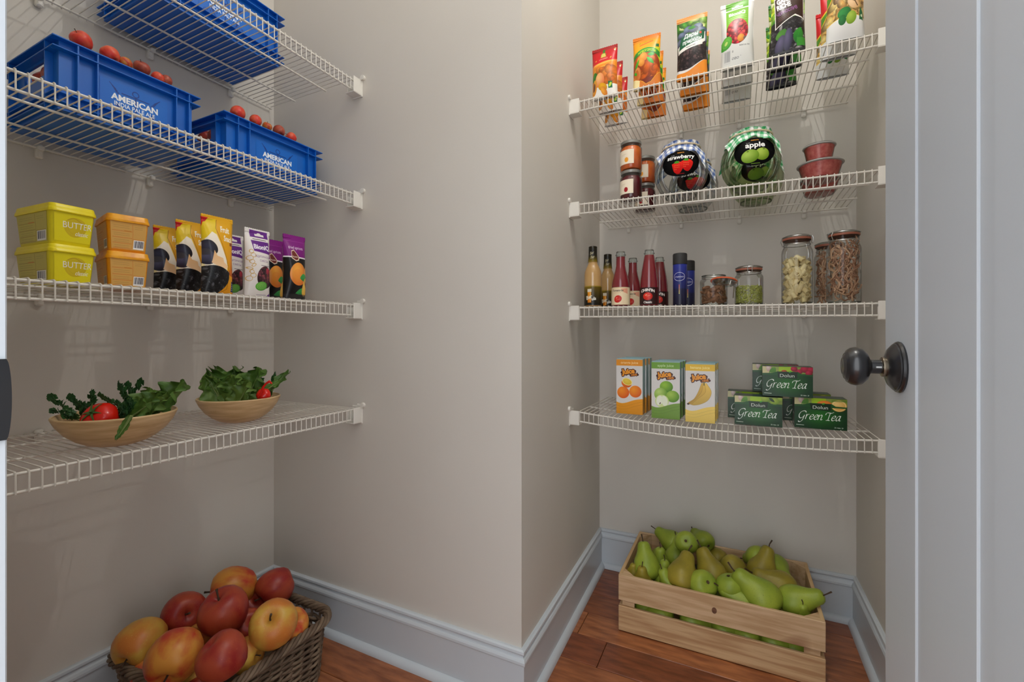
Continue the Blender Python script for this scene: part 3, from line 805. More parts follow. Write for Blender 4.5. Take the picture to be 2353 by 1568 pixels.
# ------------------------------------------------------------------ the room
XA, YB, YD, XE, HC = -1.51, 1.0975, 1.9385, 0.376, 2.74
XC0, XC1 = -0.513, -0.531                      # the alcove's side wall is a touch out of square
YF = 0.12
def prism(pts, z0, z1):
    b = MB(); n = len(pts)
    b.add([(x, y, z0) for x, y in pts] + [(x, y, z1) for x, y in pts],
          [list(range(n))[::-1], list(range(n, 2 * n))] + [[i, (i + 1) % n, n + (i + 1) % n, n + i] for i in range(n)])
    return b
T = 0.11
struct('wall_left', prism([(XA - T, -0.02), (XA, -0.02), (XA, YB), (XA - T, YB)], 0, HC), M_wall, 'greige side wall behind the blue crates and bowls')
struct('wall_back', prism([(XA - T, YB), (XC0, YB), (XC0 - T, YB + T), (XA - T, YB + T)], 0, HC), M_wall, 'bare greige wall between the two sets of shelves')
struct('wall_corner', prism([(XC0, YB), (XC1, YD), (XC1 - T, YD), (XC0 - T, YB + T)], 0, HC), M_wall, 'narrow greige return wall beside the pear crate')
struct('wall_alcove', prism([(XC1 - T, YD), (XE + T, YD), (XE + T, YD + T), (XC1 - T, YD + T)], 0, HC), M_wall, 'greige wall behind the juice cartons and jars')
struct('wall_right', prism([(XE, YF), (XE + T, YF), (XE + T, YD), (XE, YD)], 0, HC), M_wall, 'greige wall behind the open door')
fw = MB()
JL, JR, HD = -0.430, 0.215, 2.06               # doorway
for x0, x1, z0, z1 in ((XA - T, JL - .02, 0, HC), (JR + .02, XE + T, 0, HC), (JL - .02, JR + .02, HD + .02, HC)):
    fw.box(x0, -0.02, z0, x1, YF, z1)
struct('wall_front', fw, M_wall, 'greige wall around the doorway')
struct('ceiling', MB().box(XA - T, -0.02, HC, XE + T, YD + T, HC + .05), M_ceil, 'white ceiling of the pantry')

# floor: hand-scraped reddish boards, each its own piece
M_sub = P('dark_subfloor', (60, 34, 20), .8)
fl = struct('floor', MB().box(-2.2, -1.6, -.03, 1.0, YD + T, -.012), M_sub, 'reddish brown hand-scraped wooden floor')
M_planks = []
for i, (c, v) in enumerate((((172, 106, 66), (128, 74, 44)), ((156, 92, 56), (116, 64, 38)), ((182, 116, 72), (138, 80, 48)), ((146, 82, 52), (108, 58, 36)))):
    M_planks.append(P('scraped_wood_%d' % i, c, .3, spec=.5, var=v, scale=10, stretch=(1.0, 5.0, 1.0), detail=8, lo=.34, hi=.64, bump=.5, bscale=11, bstretch=(1.2, 9, 1), coat=.15))
rp = random.Random(11)
PW = 0.125
row = 0
y = YD + .02
PLANK = {}
while y > -1.2:
    x = -1.7 - rp.random() * .6
    while x < 0.6:
        L = round(.5 + .25 * rp.randint(0, 3), 3)
        if x + L > -1.6:
            key = (L, rp.randint(0, 3))
            if key not in PLANK:
                PLANK[key] = MB().box(0.0008, -PW + .0008, -.014, L - .0008, -.0008, 0, bev=.0015).mesh('plank', M_planks[key[1]], False)
            link('plank', PLANK[key], fl, (x, y, -.0005 * rp.random()))
        x += L
    y -= PW; row += 1

# baseboards: moulded top, flat face, quarter-round shoe, mitred along the walls
PATH = [(XA, -.02), (XA, YB), (XC0, YB), (XC1, YD), (XE, YD), (XE, .14)]
def offset_path(d):
    out = []
    n = len(PATH)
    for i in range(n):
        p = Vector(PATH[i])
        nrm = []
        for a, b in ((i - 1, i), (i, i + 1)):
            if 0 <= a and b < n:
                t = (Vector(PATH[b]) - Vector(PATH[a])).normalized(); nrm.append(Vector((t.y, -t.x)))
        if len(nrm) == 1: out.append(p + nrm[0] * d)
        else:
            m = (nrm[0] + nrm[1]); m = m / m.length; out.append(p + m * (d / m.dot(nrm[0])))
    return out
BASE = [(0, .161), (.007, .1612), (.0118, .1585), (.0128, .153), (.0105, .1485), (.0085, .1465), (.0092, .1430), (.0135, .1395), (.0165, .1335), (.0168, .1275), (.0150, .1235), (.0128, .1225), (.0128, 0.0), (0, 0)]
SHOE = [(.0128, .021)] + [(.0128 + .017 * math.sin(a), .021 * math.cos(a)) for a in np.linspace(.15, PI / 2, 8)] + [(.0128, 0)]
def mould(prof, i):
    b = MB(); n = len(prof)
    A = [(offset_path(d)[i], z) for d, z in prof]; B = [(offset_path(d)[i + 1], z) for d, z in prof]
    b.add([(p.x, p.y, z) for p, z in A] + [(p.x, p.y, z) for p, z in B], [[k, (k + 1) % n, n + (k + 1) % n, n + k] for k in range(n)] + [list(range(n)), list(range(n, 2 * n))[::-1]])
    return b
for i, nm in enumerate(('left', 'back', 'corner', 'alcove', 'right')):
    bb = struct('baseboard_' + nm, mould(BASE, i), M_trim, 'white moulded baseboard along the %s wall' % {'left': 'shelf', 'back': 'bare', 'corner': 'return', 'alcove': 'alcove', 'right': 'door side'}[nm], None, True, 20)
    part('shoe_moulding', mould(SHOE, i), M_trim, bb, True, 30)

# doorway jamb on the latch side with its strike plate, stop and casing
jm = struct('trim_1', MB().box(JL - .02, -.03, 0, JL, YF + .0005, HD, bev=.001), M_trim, 'white door jamb at the edge of the doorway')
part('casing', MB().box(JL - .125, YF + .0006, 0, JL - .048, YF + .010, HD + .06, bev=.003), M_trim, jm)
part('stop', MB().box(JL, -.03, 0, JL + .010, .055, HD, bev=.001), M_trim, jm)
sp = MB()
ring = []
for k in range(25):                              # the plate's lip is a half-oval that overhangs the jamb edge
    t = -1 + 2 * k / 24
    ring.append((t * .0265, -.0012 + .0025 * (1 - t * t) ** .6))
zc = .9575
sp.add([(JL + .0005, YF - .03, zc - .0265), (JL + .0005, YF - .03, zc + .0265)] + [(JL + .0005, YF + .0006 + d, zc + t) for t, d in ring[::-1]] +
       [(JL + .0025, YF - .03, zc - .0265), (JL + .0025, YF - .03, zc + .0265)] + [(JL + .0025, YF + .0006 + d, zc + t) for t, d in ring[::-1]],
       [list(range(27)), list(range(27, 54))[::-1]] + [[i, (i + 1) % 27, 27 + (i + 1) % 27, 27 + i] for i in range(27)])
part('strike_plate', sp, M_bronze, jm, True, 30, 'black bronze strike plate with a curved lip')
jr = struct('trim_2', MB().box(JR, -.03, 0, JR + .02, YF, HD, bev=.001), M_trim, 'white door jamb on the hinge side')
struct('trim_3', MB().box(JL - .02, -.03, HD, JR + .02, YF, HD + .02, bev=.001), M_trim, 'white head jamb of the doorway')

# the open door: stiles, rails, sunk panels with mouldings
XD = 0.178
DT = .035
Y1, Y0 = 0.757, 0.150                            # latch edge, hinge edge
dr = bpy.data.objects.new('door_1', None); dr.empty_display_size = .05; COL.objects.link(dr); dr.location = (XD, Y1, 0)
tag(dr, 'white panelled door standing open with a black knob', kind='structure')
ZB, ZT = .012, 2.04
RAILS = ((ZB, .24), (1.90, ZT))
STIL = ((0, .112), (.281, .326), (.495, .607))
for a, b in STIL: part('stile', MB().box(0, -b, ZB, DT, -a, ZT, bev=.0009), M_door, dr)
for a, b in ((.112, .281), (.326, .495)):
    for z0, z1 in RAILS: part('rail', MB().box(0, -b, z0, DT, -a, z1), M_door, dr)
    z0, z1 = RAILS[0][1], RAILS[1][0]
    part('panel', MB().box(.0022, -b, z0, DT - .0022, -a, z1), M_door, dr)              # shallow sunk border
    f0, f1 = (a + .0185, b - .0275) if a < .2 else (a + .0275, b - .0185)
    part('raised_field', MB().box(.0002, -f1, z0 + .02, .010, -f0, z1 - .02, bev=.0009), M_door, dr)
kz, ky = .9604, -.060
kn = MB()
def lathe_x(prof, n=40):                          # profile (r, distance out from the door), axis along -x
    b = MB(); b.lathe([(r, d) for r, d in prof], n)
    b.v = [(-z, y, x) for x, y, z in b.v]
    return b
rose = part('rose', lathe_x([(0.0, 0), (.0305, 0), (.0312, .002), (.0300, .0042), (.0282, .0048), (.0282, .0062), (.0268, .0075), (.0225, .0110), (.0150, .0138), (.0112, .0148), (0, .0148)]), M_bronze, dr, True, 30, 'black round rose', loc=(0, ky, kz))
knob = part('knob', lathe_x([(0, .0140), (.0085, .0140), (.0085, .0285), (.0105, .0300), (.0170, .0325), (.0225, .0380), (.0240, .0440), (.0228, .0490), (.0200, .0528), (.0190, .0526), (.0160, .0552), (.0150, .0548), (.0105, .0572), (.0094, .0566), (.0050, .0576), (0, .0578)]), M_bronze, dr, True, 50, 'black round door knob', loc=(0, ky, kz))
part('collar', lathe_x([(0.0, .0145), (.0118, .0145), (.0122, .0160), (.0120, .0178), (.0104, .0186), (0, .0186)]), M_nickel, knob, True, 30, 'worn brass-coloured collar')
part('pin_slot', MB().box(-.0250, -.0094, -.0010, -.0195, -.0080, .0010), M_steel, knob)
part('latch_plate', MB().box(.006, -.0004, kz - .028, DT - .006, .0009, kz + .028, bev=.0004), M_bronze, dr)

# ------------------------------------------------------------------ wire shelves
DEP = 0.405
WIRES = {}
def wire_mesh():
    if 'w' not in WIRES:
        r = .00135
        pts = [(0, DEP + .006, -.010), (0, DEP + .005, -.003), (0, DEP - .001, -r), (0, .10, -r), (0, .004, -r), (0, .0008, -.0030), (0, 0, -.007), (0, 0, -.0395)]
        WIRES['w'] = MB().tube(pts, r, 5).mesh('wire', M_wire)
    return WIRES['w']
def clip_mesh():
    if 'c' not in WIRES:
        b = MB().box(-.006, -.012, -.013, .006, .006, -.002, bev=.002).box(-.0075, .0, -.030, .0075, .0135, .004, bev=.003)
        b.tube([(0, -.001, -.022), (0, .006, -.022)], .0042, 10)
        WIRES['c'] = b.mesh('wall_clip', M_plastic)
    return WIRES['c']
def bracket_mesh(s):
    k = 'b%d' % s
    if k not in WIRES:
        b = MB()
        def bx(x0, y0, z0, x1, y1, z1, bv=.001):
            xa, xb = sorted((s * x0, s * x1)); b.box(xa, y0, z0, xb, y1, z1, bev=bv)
        # x runs from the wall (0) along the shelf; open cup round the front rail
        bx(.001, -.0105, -.047, .036, -.0075, .001); bx(.001, -.0100, -.049, .036, .026, -.0455); bx(0, -.0130, -.052, .0035, .030, .004); bx(.001, .022, -.047, .030, .0245, -.012)
        b.tube([(s * .0, -.016, .0075), (s * .008, -.016, .0075)], .0078, 14)
        b.tube([(s * .0081, -.016, .0075), (s * .0086, -.016, .0075)], .0036, 10)
        bx(0, -.0180, .0, .004, .010, .0100, .0015)
        WIRES[k] = b.mesh('end_bracket', M_plastic)
    return WIRES[k]
def shelf(label, loc, rotz, L, h1, gap0, gap1, sag=0.0, pitch=.0166, group='white wire shelves', clips=4):
    """loc: front rail at its start, top of deck; h1: rise at the far end; gap0 / gap1: clearance to the walls at each end"""
    root = thing('wire_shelf', label, 'shelf', loc, rotz, group)
    def dz(x): t = x / L; return h1 * t - sag * 4 * t * (1 - t)
    n = int(round(L / pitch)); me = wire_mesh()
    for i in range(n + 1):
        x = L * i / n
        link('wire', me, root, (x, 0, dz(x)))
    def rail(name, y, z, r, x0=0.0, x1=None):
        x1 = L if x1 is None else x1
        part(name, MB().tube([(x0 + (x1 - x0) * k / 12, y, dz(x0 + (x1 - x0) * k / 12) + z) for k in range(13)], r, 8), M_wire, root, True, 60)
    rail('front_rail', .0050, -.0058, .0029, -.014, L + .014); rail('lip_rail', .0046, -.0375, .0029, -.004, L + .004)
    for fy in (.135, .285): rail('support_rail', fy, -.0058, .0028, -.006, L + .006)
    rail('back_rail', DEP + .001, -.0062, .0030, -.004, L + .004)
    for k in range(clips):
        x = L * (k + .4) / clips
        link('wall_clip', clip_mesh(), root, (x, DEP + .0005, dz(x)))
    link('end_bracket', bracket_mesh(1), root, (-gap0, 0, dz(0)))
    link('end_bracket', bracket_mesh(-1), root, (L + gap1, 0, dz(L)))
    return root
XS = -1.0905                                       # front edge of the shelves on the side wall
for nm, z0, z1 in (('top', 1.818, 1.818), ('second', 1.452, 1.4545), ('third', 1.099, 1.0995), ('lowest', .7690, .7653)):
    shelf({'top': 'white wire shelf over the bare corner, holding one blue crate', 'second': 'white wire shelf holding two blue crates of fruit',
           'third': 'white wire shelf holding butter tubs and snack pouches', 'lowest': 'white wire shelf holding two wooden salad bowls'}[nm],
          (XS, .150, z0), PI / 2, .925, z1 - z0, .03, YB - 1.075, 0, .0166)
YS = 1.5195
XR0, XR1 = -.487, .346
R_H = {'top': (1.8190, 1.8126), 'second': (1.4600, 1.4460), 'third': (1.0990, 1.0885), 'lowest': (.7335, .7206)}
R_SAG = {'top': 0.0, 'second': 0.0, 'third': 0.0, 'lowest': .017}
for nm in R_H:
    a, b = R_H[nm]
    shelf({'top': 'white wire shelf holding eighteen dried fruit pouches', 'second': 'white wire shelf holding the cloth-topped jars', 'third': 'white wire shelf holding bottles and clip-top jars',
           'lowest': 'sagging white wire shelf holding juice cartons and tea boxes'}[nm], (XR0, YS, a), 0, XR1 - XR0, b - a, XR0 - (-.522), XE - XR1, R_SAG[nm], .0168)
def deck(nm, x):
    a, b = R_H[nm]; t = (x - XR0) / (XR1 - XR0)
    return a + (b - a) * t - R_SAG[nm] * 4 * t * (1 - t)

# ------------------------------------------------------------------ pouches
def pouch_mesh(w, h, d, mat, nx=10, ny=18, seal=.06):
    b = MB(); vs, fs, uvs = [], [], []
    def prof(u, t):
        if t > 1 - seal: z = .05
        else: z = max(.05, math.sin(PI * min(1, (t + .10) / (1.10 - seal))) ** .7)
        return d / 2 * z * (1 - (2 * u - 1) ** 2) ** .5
    for side in (-1, 1):
        for j in range(ny + 1):
            t = j / ny
            for i in range(nx + 1):
                u = i / nx
                wx = w * (1 - .06 * math.sin(PI * t))
                wob = .0012 * math.sin(9 * t + 5 * u + side)
                vs.append(((u - .5) * wx, side * (prof(u, t) + .0004) + wob, t * h))
    n1 = (nx + 1) * (ny + 1)
    for side in (0, 1):
        for j in range(ny):
            for i in range(nx):
                q = [side * n1 + j * (nx + 1) + i, side * n1 + j * (nx + 1) + i + 1, side * n1 + (j + 1) * (nx + 1) + i + 1, side * n1 + (j + 1) * (nx + 1) + i]
                u4 = [(i / nx, j / ny), ((i + 1) / nx, j / ny), ((i + 1) / nx, (j + 1) / ny), (i / nx, (j + 1) / ny)]
                fs.append(q); uvs.append(u4)
    for j in range(ny):
        for i in (0, nx):
            a = j * (nx + 1) + i; c = (j + 1) * (nx + 1) + i
            fs.append([a, c, n1 + c, n1 + a]); uvs.append([(i / nx, j / ny), (i / nx, (j + 1) / ny)] + [(i / nx, (j + 1) / ny), (i / nx, j / ny)])
    b.add(vs, fs, uvs)
    return b.mesh('pouch_body', mat, True, 80)
def seal_mesh(w, h, mat, s0=.945):
    """crimped top seal with a notched edge"""
    b = MB(); n = 26; vs, fs, uvs = [], [], []
    for side in (-1, 1):
        for i in range(n + 1):
            u = i / n; x = (u - .5) * w
            for k in range(5):
                t = s0 + (1 - s0) * k / 4
                z = t * h + (.0018 * (i % 2) if k == 4 else 0)
                vs.append((x, side * (.0011 + .0006 * (k % 2)), z + .0004))
    m = 5 * (n + 1)
    for side in (0, 1):
        for i in range(n):
            for k in range(4):
                a = side * m + i * 5 + k
                fs.append([a, a + 5, a + 6, a + 1])
                t0, t1 = s0 + (1 - s0) * k / 4, s0 + (1 - s0) * (k + 1) / 4
                uvs.append([(i / n, t0), ((i + 1) / n, t0), ((i + 1) / n, t1), (i / n, t1)])
    for i in range(n):
        a = i * 5 + 4; fs.append([a, a + 5, m + a + 5, m + a]); uvs.append([(i / n, 1), ((i + 1) / n, 1), ((i + 1) / n, 1), (i / n, 1)])
    b.add(vs, fs, uvs)
    return b.mesh('top_seal', mat, False)
def pouch(label, mat, w, h, d, loc, rotz, group):
    r = thing('snack_pouch', label, 'pouch', loc, rotz, group)
    link('pouch_body', pouch_mesh(w, h, d, mat), r)
    link('top_seal', seal_mesh(w * .995, h, mat), r)
    return r
ROWY = (1.552, 1.655, 1.765)
PCK = [('red apricot pouch', art_apricot_red, .090, .176, (-.4066, -.412, -.418), -.02),
       ('orange apricot pouch', art_apricot_orange, .090, .176, (-.2652, -.271, -.2764), .03),
       ('prune pouch with green banner', art_prunes, .092, .200, (-.125, -.126, -.128), .0),
       ('white and green berry pouch', art_green_mix, .093, .203, (.0045, .0037, .0026), .02),
       ('brown-panelled prune pouch', art_garden, .088, .207, (.1356, .1356, .1345), .0),
       ('red and green pistachio pouch', art_pistachio, .088, .207, (.272, .270, .274), .02)]
for nm, fn, w, h, xs, tw in PCK:
    m = fn(); first = None
    for k in range(3):
        lab = '%s on the top shelf, %s of its row of three' % (nm, ('front one', 'middle one', 'rear one')[k])
        loc = (xs[k], (ROWY if w > .089 else (1.534, 1.620, 1.732))[k], deck('top', xs[k]) + .0005)
        if first is None: first = pouch(lab, m, w, h, .042, loc, tw, 'dried fruit pouches on the top wire shelf')
        else: dup(first, loc, tw + .01 * k, lab)
Z3 = 1.0996
m = art_fruit_snack(); first = None
for k, (x, y) in enumerate(((-1.172, .695), (-1.288, .699), (-1.408, .706))):
    lab = 'yellow prune snack pouch, %s of three beside the tubs' % ('front one', 'middle one', 'rear one')[k]
    if first is None: first = pouch(lab, m, .078, .196, .046, (x, y, Z3), PI / 2, 'yellow prune snack pouches')
    else: dup(first, (x, y, Z3), PI / 2, lab)
m = art_purple_mix(); first = None
for k, (x, y) in enumerate(((-1.165, .797), (-1.290, .803))):
    lab = ('white and purple fruit pouch standing in front', 'white and purple fruit pouch half hidden behind its twin')[k]
    if first is None: first = pouch(lab, m, .073, .184, .042, (x, y, Z3), PI / 2 + .03, 'white and purple fruit pouches')
    else: dup(first, (x, y, Z3), PI / 2 + .02, lab)
m = art_black_apricot(); first = None
for k, (x, y) in enumerate(((-1.165, .912), (-1.275, .922))):
    lab = ('black and purple apricot pouch standing at the row end', 'black and purple apricot pouch half hidden behind its twin')[k]
    if first is None: first = pouch(lab, m, .073, .190, .048, (x, y, Z3), PI / 2 - .02, 'black and purple apricot pouches')
    else: dup(first, (x, y, Z3), PI / 2, lab)

# ------------------------------------------------------------------ butter tubs
def rr(w, d, r, z, n=4, cx=0, cy=0):
    pts = []
    for sx, sy, a0 in ((1, 1, 0), (-1, 1, PI / 2), (-1, -1, PI), (1, -1, 1.5 * PI)):
        for k in range(n + 1):
            a = a0 + PI / 2 * k / n
            pts.append((cx + sx * (w / 2 - r) + r * math.cos(a), cy + sy * (d / 2 - r) + r * math.sin(a), z))
    return pts
def tub(label, loc, rotz, body, lidm, w, d, prints, group, h=.081):
    """w along the face, d deep; prints: list of (face, material, inset x0, x1, z0, z1 as fractions)"""
    r = thing('butter_tub', label, 'tub', loc, rotz, group)
    k = .87
    b = MB().loft([rr(w * k - .006, d * k - .006, .006, 0), rr(w * k, d * k, .008, .003), rr(w * .985, d * .985, .010, h - .012)])
    part('tub_body', b, body, r, True, 40)
    l = MB().loft([rr(w * 1.04, d * 1.03, .011, h - .016), rr(w * 1.05, d * 1.04, .012, h - .0145), rr(w * 1.03, d * 1.02, .011, h - .009), rr(w * 1.0, d * 1.0, .010, h - .0075), rr(w * .985, d * .985, .010, h - .002), rr(w * .965, d * .965, .009, h)])
    part('lid', l, lidm, r, True, 30)
    def sz(z): t = z / (h - .012); return k + (.985 - k) * t
    for face, m, x0, x1, z0, z1 in prints:
        zz = [z0 * h, z1 * h]; q = MB(); vs = []
        for z in zz:
            s = sz(z)
            for x in (x0, x1):
                if face == 'f': vs.append((x * w * s, -(d * s) / 2 - .0005, z))
                else: vs.append((-(w * s) / 2 - .0005, -x * d * s, z))
        q.add(vs, [[0, 1, 3, 2]], [[(0, 0), (1, 0), (1, 1), (0, 1)]])
        part('printed_label', q, m, r, False)
    return r
M_yel = P('yellow_tub_plastic', (236, 222, 30), .35, spec=.4)
M_yel2 = P('yellow_lid_plastic', (248, 230, 30), .32, spec=.4, var=(240, 220, 26), scale=30)
M_org = P('orange_tub_plastic', (240, 156, 26), .35, spec=.4)
M_org2 = P('orange_lid_plastic', (250, 178, 26), .32, spec=.4, var=(226, 146, 22), scale=40)
mf = art_butter_front(); ml1 = art_butter_label((206, 194, 90), (150, 120, 40)); ml2 = art_butter_label((222, 170, 84), (206, 110, 40))
# front face looks along +x of the room
pf = [('f', mf, -.43, .43, .10, .78), ('s', ml1, -.44, .40, .08, .80)]
po = [('f', ml2, -.44, .44, .08, .80), ('s', ml2, -.40, .40, .08, .80)]
for k, z in enumerate((Z3, Z3 + .0805)):
    tub(('lower', 'upper')[k] + ' yellow butter tub with white lettering in its stack of two', (-1.277, .428, z), PI / 2 + .06, M_yel, M_yel2, .074, .145, pf, 'yellow butter tubs')
    tub(('lower', 'upper')[k] + ' orange butter tub with its pale label turned outward', (-1.250, .531, z), PI / 2 - .20, M_org, M_org2, .073, .118, po, 'orange butter tubs')

# ------------------------------------------------------------------ blue crates with apples
M_blue = P('blue_crate_plastic', (10, 104, 200), .38, spec=.45, var=(8, 96, 188), scale=5)
M_logo = art_crate()
def crate(label, x0, y0, z, L, W, h):
    """front at x0 facing the room, running along +y from y0"""
    r = thing('blue_crate', label, 'crate', (x0, y0, z), PI / 2, 'blue plastic crates on the wire shelves')
    t = .004
    b = MB().box(.002, .002, 0, L - .002, W - .002, t)
    b.box(.004, .004, t, L - .004, .004 + t, h - .002).box(.004, W - .004 - t, t, L - .004, W - .004, h - .002)
    hz0, hz1, hy0, hy1 = h * .60, h * .80, W * .30, W * .70
    for xa, xb in ((.004, .004 + t), (L - .004 - t, L - .004)):
        b.box(xa, .008, t, xb, W - .008, hz0).box(xa, .008, hz1, xb, W - .008, h - .002).box(xa, .008, hz0, xb, hy0, hz1).box(xa, hy1, hz0, xb, W - .008, hz1)
    part('crate_body', b, M_blue, r, False)
    def flange(name, z0, z1, e):
        f = MB()
        f.box(-e, -e, z0, L + e, .006, z1, bev=.0006).box(-e, W - .006, z0, L + e, W + e, z1, bev=.0006).box(-e, .006, z0, .006, W - .006, z1, bev=.0006).box(L - .006, .006, z0, L + e, W - .006, z1, bev=.0006)
        part(name, f, M_blue, r, True, 30)
    flange('top_rim', h - .0028, h, .010); flange('rim_rib', h - .0225, h - .0200, .010); flange('base_rib', .030, .0323, .009); flange('base_rib', .012, .0143, .009)
    def vrib(x): part('upright_rib', MB().box(x - .0012, -.0085, .001, x + .0012, .006, h - .001), M_blue, r, False)
    for x in (.030, .062, L - .044, L - .016): vrib(x)
    for y in (.03, W - .03): part('upright_rib', MB().box(-.0085, y - .0012, .001, .006, y + .0012, h - .001), M_blue, r, False)
    lw = min(.135, L * .50); lh = lw * 88 / 150; cz = h * .45; xc = L * .52
    q = MB().add([(xc - lw / 2, .0032, cz - lh / 2), (xc + lw / 2, .0032, cz - lh / 2), (xc + lw / 2, .0032, cz + lh / 2), (xc - lw / 2, .0032, cz + lh / 2)], [[0, 1, 2, 3]], [[(0, 0), (1, 0), (1, 1), (0, 1)]])
    part('printed_logo', q, M_logo, r, False)
    return r
CR1 = (-1.2135, .4085, 1.4525, .256, .238, .141)
CR2 = (-1.2185, .745, 1.4538, .298, .240, .139)
crate('blue crate with the largest printed logo, beside its smaller twin on the second shelf', *CR1)
crate('blue crate of apples at the corner end of the second shelf', *CR2)
crate('empty-looking blue crate alone on the top shelf', -1.2525, .587, 1.8185, .344, .228, .152)

M_stem = P('brown_stem', (70, 52, 36), .8)
M_cal = P('dry_calyx', (76, 60, 36), .9)
def apple_mesh(seed, mat, r=1.0):
    rg = random.Random(seed)
    prof = [(0, -.80), (.10, -.86), (.26, -.93), (.45, -.90), (.66, -.76), (.86, -.46), (.98, -.10), (1.0, .18), (.94, .46), (.80, .70), (.60, .86), (.40, .90), (.24, .85), (.12, .77), (.05, .71), (0, .70)]
    b = MB().lathe(prof, 28)
    ph = [rg.random() * 6.28 for _ in range(4)]; am = .035 + .02 * rg.random()
    out = []
    for x, y, z in b.v:
        a = math.atan2(y, x); k = 1 + am * math.sin(2 * a + ph[0]) * (.4 + .3 * z) + .02 * math.sin(5 * a + ph[1]) * abs(z)
        sh = 1 + .07 * math.sin(a + ph[2])
        out.append((x * k, y * k, z * sh))
    b.v = out
    return b.mesh('apple_body', mat, True, 80)
def stem_mesh(seed, top=.68):
    rg = random.Random(seed); dx = .18 * (rg.random() - .5)
    return MB().tube([(0, 0, top - .02), (dx * .3, .02, top + .16), (dx, .05, top + .36), (dx * 1.6, .08, top + .5)], [.045, .035, .04, .055], 6).mesh('apple_stem', M_stem)
def fruit_skin(name, base, blush, other, sc=1.6, rough=.38):
    return P(name, base, rough, spec=.4, var=blush, scale=sc, stretch=(1, 1, .55), detail=4, lo=.38, hi=.60, spots=(other, 26, .70), bump=.03, bscale=80)
SKIN = {'red': fruit_skin('red_apple_skin', (146, 38, 36), (166, 68, 44), (180, 92, 62)),
        'blush': fruit_skin('blushed_apple_skin', (184, 58, 38), (208, 142, 58), (206, 120, 64), 1.3),
        'yellow': fruit_skin('yellow_apple_skin', (204, 162, 68), (198, 120, 52), (222, 186, 100), 1.0),
        'bright': fruit_skin('bright_red_apple_skin', (214, 52, 44), (222, 96, 62), (228, 120, 80), 1.6),
        'peach': fruit_skin('russet_apple_skin', (176, 84, 60), (150, 60, 46), (190, 100, 70), 2.0)}
AP_MESH = {}
def apple(label, skin, loc, r, rot, group, seed, stem=True):
    k = (skin, seed % 3)
    if k not in AP_MESH: AP_MESH[k] = (apple_mesh(seed % 3 + 11 * len(skin), SKIN[skin]), stem_mesh(seed))
    t = thing('apple', label, 'apple', loc, 0, group, rot)
    t.scale = (r, r, r * .97)
    link('apple_body', AP_MESH[k][0], t)
    if stem: link('apple_stem', AP_MESH[k][1], t)
    return t
rg = random.Random(3)
ORD = ('first', 'second', 'third', 'fourth', 'fifth', 'sixth')
for ci, (cr, lst) in enumerate(((CR1, [(187, 94, 24, 'bright'), (253, 126, 21, 'bright'), (288, 146, 16, 'blush'), (326, 158, 19, 'peach'), (362, 180, 15, 'bright'), (381, 186, 14, 'peach')]),
                                (CR2, [(546, 260, 18, 'bright'), (587, 278, 15, 'bright'), (614, 292, 12, 'blush'), (641, 302, 15, 'peach'), (669, 317, 14, 'bright')]))):
    for i, (u, v, rpx, sk) in enumerate(lst):
        p = on_x(u, v, -1.262); r = rpx * (p - EYE).dot(Vector((-SN, CS, 0))) * .86 / FPX
        apple('%s apple from the handle-hole end, heaped over the rim of the %s crate' % (ORD[i], ('bigger-logo', 'smaller-logo')[ci]), sk, p, r, (.7 * rg.random() - .3, .5 * rg.random() - 1.0, rg.random() * 6), 'apples in the blue crates', i)
    for i, (dy, dx, dz, sk) in enumerate(((.032, -.085, .095, 'peach'), (.034, -.135, .098, 'red'), (.036, -.108, .062, 'bright'))):
        apple('%s apple seen through the handle hole of the %s crate' % (('russet', 'dark red', 'bright red')[i], ('bigger-logo', 'smaller-logo')[ci]), sk, (cr[0] + dx, cr[1] + dy, cr[2] + dz), .027, (rg.random(), rg.random(), 0), 'apples in the blue crates', i, False)

# ------------------------------------------------------------------ wooden bowls with vegetables
M_bowl = P('turned_bamboo', (216, 186, 140), .42, spec=.4, var=(190, 156, 110), scale=14, stretch=(1, 1, 9), detail=5, lo=.35, hi=.65, bump=.12, bscale=20, bstretch=(1, 1, 14), spots=((150, 110, 68), 5, .71))
Z4 = lambda y: .7690 - .0037 * (y - .15) / .925
def bowl(label, x, y, rot, R=.103, h=.066):
    o = [(.0, 0), (.030, 0), (.034, .001), (.050, .006), (.066, .0155), (.082, .030), (.094, .047), (.1005, .0615), (.1015, .0645), (.1000, .0660), (.0975, .0645), (.0905, .047), (.078, .031), (.062, .0185), (.044, .0095), (.02, .006), (0, .006)]
    b = MB().lathe([(r * R / .1015, z * h / .066) for r, z in o], 56)
    t = thing('wooden_bowl', label, 'bowl', (x, y, Z4(y) + .0003), rot, 'wooden bowls on the lowest wire shelf')
    part('bowl_body', b, M_bowl, t, True, 50)
    rim = MB().tube([(.0995 * R / .1015 * math.cos(a), .0995 * R / .1015 * math.sin(a), .0655 * h / .066) for a in np.linspace(0, 2 * PI, 56, endpoint=False)], .0017, 6, closed=True)
    part('rim', rim, M_bowl, t)
    return t
B1 = Vector((-1.176, .492, Z4(.5))); B2 = Vector((-1.195, .768, Z4(.77)))
bowl('wooden bowl holding the whole tomato, beside the wall clip', B1.x, B1.y, .3)
bowl('wooden bowl full of lettuce, behind the tomato bowl near the corner', B2.x, B2.y, 2.0, .098, .066)
RV = Vector((CS, SN, 0)); DV = Vector((-SN, CS, 0)); UV = Vector((0, 0, 1))

